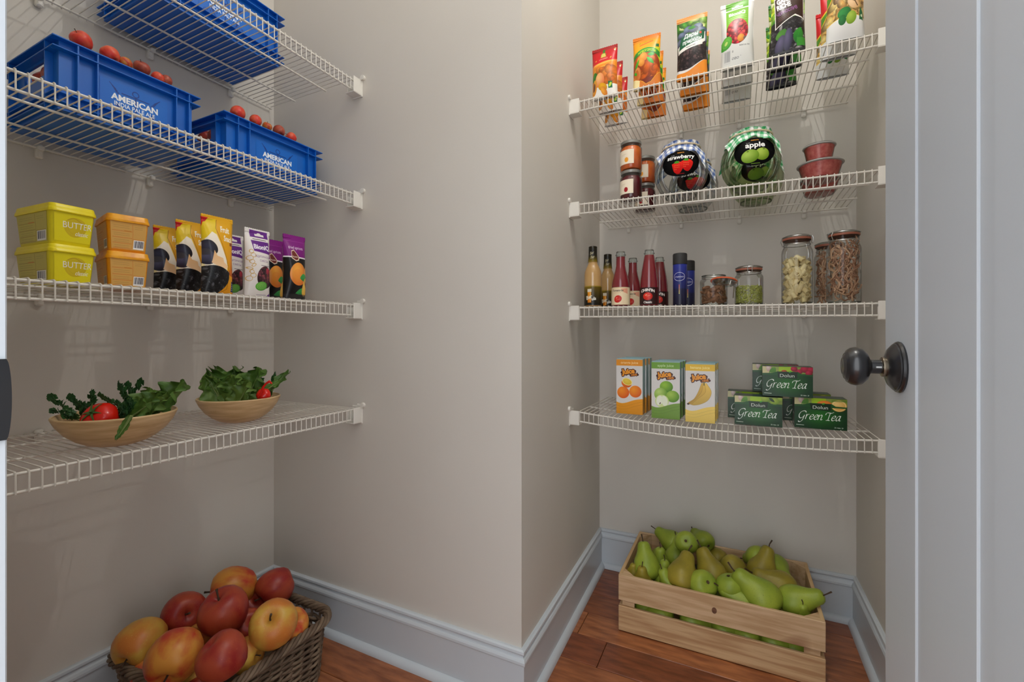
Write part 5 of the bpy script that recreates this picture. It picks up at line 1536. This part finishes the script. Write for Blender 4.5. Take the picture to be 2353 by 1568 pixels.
def jam_jar(label, loc, kind, rz):
    r = thing('jam_jar', label, 'jar', loc, rz, 'jam jars stacked on the second shelf')
    R = .0365
    part('jam', MB().lathe([(0, .005), (.031, .005), (R - .002, .010), (R - .002, .074), (.030, .081), (0, .081)], 28), (M_jamo, M_jamr)[kind], r)
    part('jar_body', MB().lathe([(0, 0), (.033, 0), (R, .004), (R, .077), (.0325, .084), (.0325, .090)], 28), G_clear, r)
    part('lid', MB().lathe([(0, .0895), (.0335, .0895), (.0345, .0905), (.0345, .0985), (.0332, .100), (0, .100)], 28), M_lidg, r, True, 30, 'grey metal lid')
    wrap(lambda z: R, .018, .066, 1.7, M_jl[kind], r, center=-PI / 2 - .45)
    return r
h2 = .1005
for (x, y), row in (((-.322, 1.578), 'front'), ((-.302, 1.738), 'rear')):
    z = deck('second', x) + .0004
    jam_jar('dark red jam jar at the bottom of the %s stack' % row, (x, y, z), 1, 0)
    jam_jar('orange jam jar on top of the %s stack' % row, (x, y, z + h2), 0, .05)
M_elas = P('tan_elastic_band', (222, 204, 170), .6)
M_gb, M_gg = art_gingham((92, 116, 176)), art_gingham((70, 168, 106))
M_js, M_ja = art_jar('strawberry'), art_jar('apple')
JP = [(0, 0), (.046, 0), (.0485, .002), (.052, .010), (.066, .026), (.078, .048), (.0838, .074), (.0842, .090), (.0800, .112), (.0700, .132), (.0600, .143), (.0560, .149), (.0560, .158)]
def cloth_jar(label, loc, rz, gl, cloth, lab, group, filling=None):
    r = thing('cloth_topped_jar', label, 'jar', loc, rz, group)
    part('jar_body', MB().lathe(JP, 48), gl, r, True, 60)
    part('glass_foot', MB().tube([(.047 * math.cos(a), .047 * math.sin(a), .0035) for a in np.linspace(0, 2 * PI, 40, endpoint=False)], .0026, 6, closed=True), G_rim, r)
    pr = interp(JP)
    b = MB(); vs, fs, uv = [], [], []
    nr, na = 8, 40; W_, Hh = .060, .047; zc = .092
    for i in range(nr + 1):
        for k in range(na):
            a = 2 * PI * k / na; q = i / nr
            s, z = W_ * q * math.cos(a), zc + Hh * .93 * q * math.sin(a)
            R = pr(z) + .0007; th = s / max(R, .05)
            vs.append((R * math.sin(th), -R * math.cos(th), z)); uv.append((.5 + .5 * q * math.cos(a), .5 + .5 * q * math.sin(a)))
    uvs = []
    for i in range(nr):
        for k in range(na):
            l = (k + 1) % na; f = [i * na + k, i * na + l, (i + 1) * na + l, (i + 1) * na + k]; fs.append(f); uvs.append([uv[x] for x in f])
    b.add(vs, fs, uvs)
    part('oval_label', b, lab, r, True, 80)
    b = MB(); vs, uv, fs, uvs = [], [], [], []
    na = 72; RL = .0585; HT = .1735; half = .101
    rings = [(0.0, 'top'), (.5, 'top'), (.9, 'top'), (1.0, 'top')] + [(k / 3, 'side') for k in (1, 2, 3)] + [(k / 7, 'skirt') for k in range(1, 8)]
    for q, kind in rings:
        for k in range(na):
            a = 2 * PI * k / na; c, s = math.cos(a), math.sin(a)
            ext = half / max(abs(math.cos(a + PI / 4 + PI / 4)), abs(math.sin(a + PI / 4 + PI / 4)))
            ext = min(ext, half * 1.40); ext *= 1 + .28 * ((ext / half - 1) / .40) ** 1.5
            sk = max(.012, ext - RL - .021)
            if kind == 'top': rad, z, d = RL * q, HT - .0012 * q * q + (.0015 * math.sin(6 * a) * q if q > .8 else 0), RL * q
            elif kind == 'side': rad, z, d = RL + .0008 * math.sin(18 * a) * q, HT - .0015 - .0165 * q, RL + .018 * q
            else:
                rf = math.sin(11 * a + .6) * .0055 * q * (1 + .5 * math.sin(4 * a))
                z = HT - .018 - sk * .82 * q * (1 + .08 * math.sin(7 * a)) + .003 * math.sin(11 * a) * q; rad = max(RL + (sk * .50) * q, pr(z) + .004 if z < .158 else 0) + rf; d = RL + .020 + sk * q
            vs.append((rad * c, rad * s, z)); uv.append((.5 + d * c / .24, .5 + d * s / .24))
    for i in range(len(rings) - 1):
        for k in range(na):
            l = (k + 1) % na; f = [i * na + k, i * na + l, (i + 1) * na + l, (i + 1) * na + k]; fs.append(f); uvs.append([uv[x] for x in f])
    n0 = len(vs); vs2 = [(x * 1.0, y * 1.0, z - .0009) for x, y, z in vs]
    b.add(vs, fs, uvs); b.add(vs2, fs, uvs)
    part('cloth_cover', b, cloth, r, True, 80, 'chequered cloth cover')
    part('elastic_band', MB().tube([((RL + .0016) * math.cos(a), (RL + .0016) * math.sin(a), HT - .0135) for a in np.linspace(0, 2 * PI, 48, endpoint=False)], .0024, 6, closed=True), M_elas, r)
    if filling: part('filling', MB().lathe([(0, .006), (.047, .006), (.064, .028), (.075, .049), (.0805, .074), (.081, .088), (.077, .108), (0, .108)], 32), filling, r)
    return r
for (x, y), row in (((-.164, 1.607), 'standing in front'), ((-.140, 1.786), 'half hidden behind its twin')):
    cloth_jar('round strawberry jar with a blue chequered cloth, ' + row, (x, y, deck('second', x) + .0004), .10, G_jar, M_gb, M_js, 'round jars with chequered cloth tops')
for (x, y), row in (((.041, 1.596), 'standing in front'), ((.062, 1.768), 'half hidden behind its twin')):
    cloth_jar('round apple jar with a green chequered cloth, ' + row, (x, y, deck('second', x) + .0004), .14, G_green, M_gg, M_ja, 'round jars with chequered cloth tops')
M_roe = P('red_grained_food', (250, 150, 140), .35, spec=.5, var=(228, 106, 102), scale=90, bump=.35, bscale=160, coat=.2)
M_tubp = glass('clear_tub_plastic', (236, 236, 234), 1.0, (140, 140, 138))
M_tubg = P('grey_tub_rim', (156, 154, 150), .4, spec=.4)
def food_tub(label, loc, R, h):
    r = thing('food_tub', label, 'tub', loc, 0, 'clear tubs of red food on the second shelf')
    part('contents', MB().lathe([(0, h * .12), (R * .70, h * .12), (R * .90, h * .86), (0, h * .90)], 36), M_roe, r)
    part('tub_body', MB().lathe([(0, 0), (R * .70, 0), (R * .73, .002), (R * .93, h * .88), (R * .95, h * .90)], 36), M_tubp, r)
    part('rim', MB().lathe([(R * .93, h * .86), (R, h * .88), (R * 1.01, h * .91), (R * 1.0, h * .95), (R * .93, h * .965), (R * .90, h * .93)], 36), M_tubg, r, True, 30, 'grey rolled rim')
    part('lid', MB().lathe([(0, h * .945), (R * .93, h * .945), (R * .94, h * .99), (R * .90, h), (0, h)], 36), M_tubp, r)
    return r
z = deck('second', .225)
food_tub('wide clear tub of red food under the small one', (.222, 1.588, z + .0004), .0585, .052)
food_tub('small clear tub of red food on top of the wide one', (.220, 1.590, z + .0534), .0415, .052)
food_tub('wide clear tub of red food behind the stacked ones', (.242, 1.745, z + .0004), .0565, .050)

# ------------------------------------------------------------------ third shelf: bottles, cans, clip-top jars
ZB3 = lambda x: deck('third', x) + .0004
M_beer = P('amber_beer', (196, 160, 100), .12, spec=.6, var=(176, 132, 84), scale=4, coat=.6)
M_bl, M_bf = art_beer(), art_beer_foil()
BP = [(0, 0), (.0275, 0), (.0305, .003), (.0305, .112), (.0285, .126), (.0215, .142), (.0165, .152), (.0155, .166), (.0140, .186), (.0135, .205), (.0145, .206), (.0145, .212), (.0120, .2135), (0, .2135)]
def beer(label, loc, rz):
    r = thing('beer_bottle', label, 'bottle', loc, rz, 'beer bottles on the third shelf')
    part('bottle_body', MB().lathe(BP, 32), M_beer, r, True, 40)
    pr = interp(BP[:-2])
    wrap(pr, .004, .072, 3.3, M_bl, r, 'front_label', nz=3)
    part('foil', MB().lathe([(.0172, .158), (.0164, .166), (.0149, .186), (.0148, .2065), (.0152, .2126), (.012, .2146), (0, .2148)], 28), P('foil_dark', (38, 32, 14), .3, metal=.5, coat=.3) if 'foil_dark' not in bpy.data.materials else bpy.data.materials['foil_dark'], r, True, 40, 'black and gold neck foil')
    wrap(interp([(.0172, .158), (.0164, .166), (.0149, .186), (.0148, .2065)]), .158, .206, 2.6, M_bf, r, 'neck_label', off=.0004, nz=5)
beer('beer bottle with a dark foil neck standing in front', (-.4555, 1.575, ZB3(-.45)), .05)
beer('beer bottle with a dark foil neck half hidden behind its twin', (-.4480, 1.755, ZB3(-.45)), .05)
M_ket = P('ketchup', (128, 32, 40), .18, spec=.55, var=(112, 24, 34), scale=5, coat=.6)
M_kc, M_kb = art_ketchup_cream(), art_ketchup_black()
K1 = [(0, 0), (.0285, 0), (.0310, .003), (.0310, .062), (.0300, .074), (.0250, .100), (.0185, .124), (.0158, .140), (.0150, .171), (0, .171)]
K2 = [(0, 0), (.0280, 0), (.0305, .003), (.0305, .056), (.0290, .082), (.0245, .118), (.0190, .150), (.0165, .168), (.0155, .1705), (0, .1705)]
def ketchup(label, loc, prof, lab, z1, ang, ctr):
    r = thing('ketchup_bottle', label, 'bottle', loc, 0, 'ketchup bottles on the third shelf')
    part('bottle_body', MB().lathe(prof, 32), M_ket, r, True, 40)
    zt = prof[-1][1]; R = .0155
    part('glass_neck', MB().lathe([(R, zt - .002), (R, zt + .004), (R + .0022, zt + .0045), (R + .0022, zt + .0075), (R - .0005, zt + .008), (R - .0005, zt + .0165), (R - .0015, zt + .018)], 28), G_rim, r, True, 40, 'clear glass neck')
    wrap(interp(prof[:-1]), .004, z1, ang, lab, r, 'front_label', 26, 3, center=ctr)
    return r
C_ = -PI / 2 + .0
ketchup('ketchup bottle with a cream label standing in front', (-.357, 1.575, ZB3(-.35)), K1, M_kc, .0640, 4.7, C_)
ketchup('ketchup bottle with a cream label behind its twin', (-.346, 1.728, ZB3(-.35)), K1, M_kc, .0640, 4.7, C_)
ketchup('tapered ketchup bottle with a black tomato label standing in front', (-.2610, 1.575, ZB3(-.26)), K2, M_kb, .0600, 4.7, C_)
ketchup('tapered ketchup bottle with a black tomato label behind its twin', (-.2520, 1.745, ZB3(-.26)), K2, M_kb, .0600, 4.7, C_)
M_can, M_cap = art_can(), P('matt_black_cap', (40, 40, 40), .6)
M_cbase = P('dark_can_metal', (34, 36, 64), .35, metal=.3)
def can(label, loc):
    r = thing('spray_can', label, 'can', loc, 0, 'tall blue cans on the third shelf')
    R = .0218
    part('can_body', MB().lathe([(0, 0), (R - .001, 0), (R, .001), (R, .132), (R - .001, .134), (0, .134)], 32), M_cbase, r, True, 40)
    wrap(lambda z: R, .001, .133, 2 * PI, M_can, r, 'printed_wrap', 36, 1, .0003)
    part('cap', MB().lathe([(0, .134), (R + .0006, .134), (R + .0006, .166), (R - .001, .1695), (R - .006, .1708), (0, .1712)], 32), M_cap, r, True, 30, 'matt black cap')
can('tall blue can with a black cap standing in front', (-.1635, 1.578, ZB3(-.16)))
can('tall blue can with a black cap half hidden behind its twin', (-.1530, 1.748, ZB3(-.16)))

M_gask = P('orange_rubber_gasket', (196, 96, 66), .5, var=(176, 84, 60), scale=30)
M_gaskb = P('brown_rubber_gasket', (150, 88, 66), .5)
def clip_jar(label, loc, rz, R, h, gasket, lid=True, group='clip-top glass jars'):
    """h: height of the glass rim; lid and wire bail above"""
    r = thing('clip_top_jar', label, 'jar', loc, rz, group)
    part('jar_body', MB().lathe([(0, 0), (R * .92, 0), (R, .004), (R, h * .80), (R * .97, h * .84), (R * .86, h * .90), (R * .84, h * .915), (R * .84, h * .985), (R * .88, h * .99), (R * .88, h)], 36), G_clear, r, True, 50)
    part('jar_rim', MB().tube([(R * .86 * math.cos(a), R * .86 * math.sin(a), h - .001) for a in np.linspace(0, 2 * PI, 36, endpoint=False)], .0016, 6, closed=True), G_rim, r)
    part('jar_foot', MB().tube([(R * .95 * math.cos(a), R * .95 * math.sin(a), .002) for a in np.linspace(0, 2 * PI, 36, endpoint=False)], .0018, 6, closed=True), G_rim, r)
    part('neck_wire', MB().tube([(R * .865 * math.cos(a), R * .865 * math.sin(a), h * .93) for a in np.linspace(0, 2 * PI, 36, endpoint=False)], .0011, 6, closed=True), M_steel, r)
    if lid:
        part('gasket', MB().lathe([(R * .70, h), (R * .93, h), (R * .95, h + .003), (R * .93, h + .0062), (R * .70, h + .0062)], 36), gasket, r, True, 40, 'rubber gasket')
        part('lid', MB().lathe([(0, h + .009), (R * .8, h + .0063), (R * .92, h + .0066), (R * .93, h + .0105), (R * .80, h + .0135), (R * .3, h + .015), (0, h + .015)], 36), G_rim, r, True, 50)
        part('lid_wire', MB().tube([(R * .95 * math.cos(a), R * .95 * math.sin(a), h + .0095) for a in np.linspace(0, 2 * PI, 36, endpoint=False)], .0011, 6, closed=True), M_steel, r)
        q = R * .95
        part('clasp', MB().tube([(-.006, -q, h + .011), (-.006, -q - .003, h + .004), (-.006, -q - .003, h - .008), (-.004, -q - .002, h - .012), (.004, -q - .002, h - .012), (.006, -q - .003, h - .008), (.006, -q - .003, h + .004), (.006, -q, h + .011)], .0012, 6), M_steel, r)
        part('hinge', MB().tube([(-.008, q, h + .010), (-.008, q + .004, h), (-.008, q - .001, h * .93), (.008, q - .001, h * .93), (.008, q + .004, h), (.008, q, h + .010)], .0012, 6), M_steel, r)
    return r
def scatter(n, R, z0, z1, seed, shell=.35, gap=0.0):
    rg = random.Random(seed); out = []
    for i in range(n):
        a = rg.random() * 6.283; rr_ = R * math.sqrt(shell + (1 - shell) * rg.random())
        out.append((rr_ * math.cos(a), rr_ * math.sin(a), z0 + (z1 - z0) * (i + .5) / n, rg.random(), rg.random(), rg.random()))
    return out
# open jar of brown almonds, its lid tipped aside
jx, jy = -.0630, 1.588; jz = ZB3(jx)
clip_jar('small open jar of brown almonds with its lid tipped aside', (jx, jy, jz), 0, .0405, .094, M_gask, False)
lidt = thing('jar_lid', 'round glass lid with a bright orange gasket tipped against the almond jar', 'lid', (jx + .030, jy - .024, jz + .073), 0, None, (-.22, .06, 0))
part('gasket', MB().tube([(.0360 * math.cos(a), .0360 * math.sin(a), 0) for a in np.linspace(0, 2 * PI, 40, endpoint=False)], .0030, 8, closed=True, flat=.8), P('bright_orange_gasket', (232, 110, 66), .45), lidt, label='orange rubber gasket')
part('lid_glass', MB().lathe([(0, .001), (.033, .001), (.034, .004), (.025, .007), (0, .0085)], 32), G_rim, lidt)
part('lid_skirt', MB().lathe([(.030, -.010), (.0325, -.010), (.0335, -.002), (.030, -.002)], 32), G_rim, lidt)
part('wire_bail', MB().tube([(.020, -.030, -.008), (.036, -.024, -.010), (.040, -.010, -.016), (.036, -.014, -.024), (.018, -.034, -.022), (.020, -.030, -.008)], .0012, 6), M_steel, lidt)
part('clasp_strap', MB().tube([(.028, -.026, -.012), (.030, -.028, -.022), (.030, -.026, -.062)], .0030, 4, flat=.4), M_steel, lidt)
M_alm = P('almond_skin', (166, 124, 94), .65, spec=.2, var=(132, 94, 68), scale=60, stretch=(3, 3, .6), bump=.4, bscale=120, bstretch=(4, 4, .5))
AM = []
for k in range(3):
    b = MB().lathe([(0, -.0125), (.0035, -.0105), (.0062, -.005), (.0068, .000), (.0052, .006), (.0024, .0105), (0, .0125)], 10, squash=.62)
    AM.append(b.mesh('almond', M_alm, True, 80))
for i, (x, y, z, a, b_, c) in enumerate(scatter(72, .0325, .008, .056, 5, .45)):
    o = link('almond', AM[i % 3], None, (jx + x, jy + y, jz + z), (6.28 * a, 6.28 * b_, 6.28 * c))
    tag(o, 'brown almond in the small open glass jar', 'almond', 'almonds in the open jar')
# green peas
px_, py_ = .0370, 1.585; pz = ZB3(px_)
clip_jar('small closed clip-top jar half full of green split peas', (px_, py_, pz), .05, .0395, .104, M_gaskb)
M_pea = P('dry_green_pea', (204, 206, 120), .5, spec=.3, var=(174, 182, 92), scale=300)
pm = MB(); rgp = random.Random(8)
ico = bmesh.new(); bmesh.ops.create_icosphere(ico, subdivisions=1, radius=1.0)
iv = [v.co.copy() for v in ico.verts]; ifc = [[q.index for q in f.verts] for f in ico.faces]; ico.free()
for i in range(1100):
    z = .005 + .053 * i / 1100; a = rgp.random() * 6.283; rr_ = .0358 * math.sqrt(.72 + .28 * rgp.random()) if z < .053 else .0358 * math.sqrt(rgp.random())
    s = .0023 * rgp.uniform(.8, 1.15)
    pm.add([(rr_ * math.cos(a) + v.x * s, rr_ * math.sin(a) + v.y * s, z + v.z * s * .8) for v in iv], ifc)
pe = link('split_peas', pm.mesh('split_peas', M_pea, True, 80), None, (px_, py_, pz))
tag(pe, 'green split peas filling the lower half of the clip-top jar', 'peas', None, 'stuff')
# rigatoni
qx, qy = .1640, 1.585; qz = ZB3(qx)
clip_jar('tall clip-top jar two thirds full of cream pasta tubes', (qx, qy, qz), 1.1, .0400, .188, M_gaskb)
M_rig = P('dry_pasta', (240, 226, 178), .5, spec=.3, var=(228, 210, 156), scale=20)
def rig_mesh():
    b = MB(); n = 18; vs, fs = [], []
    for r0, fl in ((.0066, 1), (.0050, 0)):
        for z in (-.0150, .0150):
            for k in range(n):
                a = 2 * PI * k / n; r = r0 + (.0004 if (k % 2 and fl) else 0)
                vs.append((r * math.cos(a), r * math.sin(a), z + .0012 * math.cos(a)))
    for k in range(n):
        l = (k + 1) % n
        fs += [[k, l, n + l, n + k], [2 * n + k, 3 * n + k, 3 * n + l, 2 * n + l], [k, 2 * n + k, 2 * n + l, l], [n + k, n + l, 3 * n + l, 3 * n + k]]
    return b.add(vs, fs).mesh('rigatoni', M_rig, True, 50)
RM = rig_mesh()
for i, (x, y, z, a, b_, c) in enumerate(scatter(92, .0300, .010, .132, 12, .42)):
    tl = 1.15 * (.3 + .7 * b_)
    an = math.atan2(y, x); rad = math.hypot(x, y); lim = .0372 - .0148 * math.sin(tl) * .8 - .0052
    if rad > lim: x, y = x * lim / rad, y * lim / rad
    o = link('rigatoni', RM, None, (qx + x, qy + y, qz + z), (tl * math.cos(6.28 * c), tl * math.sin(6.28 * c), 6.28 * a))
    tag(o, 'short ridged cream pasta tube inside the tall jar', 'pasta', 'pasta tubes in the tall jar')
# brown twisted noodles, front jar and the one behind it
M_noo = P('wholewheat_noodle', (230, 194, 160), .6, spec=.25, var=(198, 158, 126), scale=40)
M_noo2 = P('dark_wholewheat_noodle', (204, 160, 130), .6, spec=.25, var=(172, 130, 104), scale=40)
NM = []
for k in range(6):
    rgn = random.Random(40 + k); pts = []
    for t in np.linspace(-1, 1, 11):
        pts.append((.0055 * math.sin(3.2 * t + k) + .002 * rgn.uniform(-1, 1), .0045 * math.cos(4.1 * t + 2 * k), .025 * t + .003 * math.sin(5 * t + k)))
    NM.append(MB().tube(pts, .0023, 5, flat=.62).mesh('noodle', (M_noo, M_noo2)[k % 2], True, 80))
nx0, ny0 = .2775, 1.583
for (x0, y0, n, seed, lab, arc) in ((nx0, ny0, 118, 3, 'brown wholewheat noodle twist inside the front tall noodle jar', None), (.2690, 1.752, 46, 9, 'brown wholewheat noodle twist inside the rear noodle jar', (2.2, 4.4))):
    z0 = ZB3(x0)
    clip_jar(('tall clip-top jar of brown noodle twists standing in front', 'tall clip-top jar of brown noodle twists half hidden behind its twin')[arc is not None], (x0, y0, z0), 2.1 if arc is None else .4, .0410, .190, M_gaskb)
    for i, (x, y, z, a, b_, c) in enumerate(scatter(n, .0310, .020, .165, seed, .40)):
        if arc: an = arc[0] + (arc[1] - arc[0]) * a; rad = math.hypot(x, y); x, y = rad * math.cos(an), rad * math.sin(an)
        tl = .75 * b_ + (.5 if z < .05 else 0); an = math.atan2(y, x); rad = math.hypot(x, y); lim = .0315 - .014 * math.sin(tl)
        if rad > lim: x, y = x * lim / rad, y * lim / rad
        o = link('noodle_twist', NM[i % 6], None, (x0 + x, y0 + y, z0 + z), (tl * math.cos(6.28 * c), tl * math.sin(6.28 * c), 6.28 * a))
        tag(o, lab, 'noodle', 'noodle twists in the %s jar' % ('rear' if arc else 'front'))

# ------------------------------------------------------------------ lowest shelf of the alcove: juice cartons and tea boxes
M_teal = P("pale_teal_carton", (160, 190, 193), .4)
def carton_mesh(name, w, d, h, mats, bev=.0012):
    """mats: front, side, top/plain. front faces -y"""
    b = MB()
    v = [(-w / 2, 0, 0), (w / 2, 0, 0), (w / 2, d, 0), (-w / 2, d, 0), (-w / 2, 0, h), (w / 2, 0, h), (w / 2, d, h), (-w / 2, d, h)]
    U = [(0, 0), (1, 0), (1, 1), (0, 1)]
    b.add(v, [[0, 1, 5, 4]], [U], 0); b.add(v, [[2, 3, 7, 6]], [U], 0)
    b.add(v, [[1, 2, 6, 5]], [U], 1); b.add(v, [[3, 0, 4, 7]], [U], 1)
    b.add(v, [[4, 5, 6, 7]], [U], 2); b.add(v, [[0, 3, 2, 1]], [U], 2)
    return b.mesh(name, mats, False)
for kind, x, n, w in (('orange', -.332, 3, .0905), ('apple', -.2115, 3, .0915), ('banana', -.1040, 3, .0895)):
    mts = [art_juice(kind), art_juice_side(kind), M_teal]
    dd = .050 if kind != 'banana' else .048; hh = .190; first = None
    for k in range(n):
        lab = '%s juice carton, %s of its row of three' % (kind, ('front one', 'middle one', 'rear one')[k])
        loc = (x + .003 * k, 1.598 + k * (dd + .0015), deck('lowest', x) + .0016)
        if first is None:
            first = thing('juice_carton', lab, 'carton', loc, 0, 'juice cartons on the lowest alcove shelf')
            link('carton_body', carton_mesh('carton_body', w, dd, hh, mts), first)
            tf = MB().box(-w / 2, .001, hh, w / 2, dd - .001, hh + .0015).box(-w / 2, dd * .5 - .001, hh + .0015, w / 2, dd * .5 + .0005, hh + .004)
            part('top_fold', tf, M_teal, first)
        else: dup(first, loc, 0, lab)
ttop, tside = art_tea_top(), art_tea_side()
TW, TD, THt = .1325, .066, .092
def tea(label, kind, x, y, z, rz, mm):
    r = thing('tea_box', label, 'box', (x, y, z), rz, 'green tea boxes stacked on the lowest alcove shelf')
    link('box_body', carton_mesh('box_body', TW, TD, THt, [mm, tside, ttop]), r)
    part('lid_flap', MB().box(-TW / 2 + .001, .0008, THt, TW / 2 - .001, TD - .0015, THt + .0006), ttop, r, False)
    return r
mt = {k: art_tea(k) for k in ('lime', 'raspberry', 'lemon')}
for row, y0, dx in (('front', 1.630, 0), ('rear', 1.752, 1)):
    xs = ((.0640, .2290, .1420), (.0420, .2080, .1180))[dx]
    za, zb = deck('lowest', xs[0]) + .0015, deck('lowest', xs[1]) + .0010
    tea('%s green tea box with limes on its top edge, below the raspberry one' % row, 'lime', xs[0], y0, za, -.02, mt['lime'])
    tea('%s green tea box with citrus slices on its top edge, at the door end' % row, 'lemon', xs[1], y0 + .004, zb, -.01, mt['lemon'])
    tea('%s green tea box with raspberries, laid across the two below it' % row, 'raspberry', xs[2], y0 - .012, max(za, zb) + THt + .0016, -.02, mt['raspberry'])
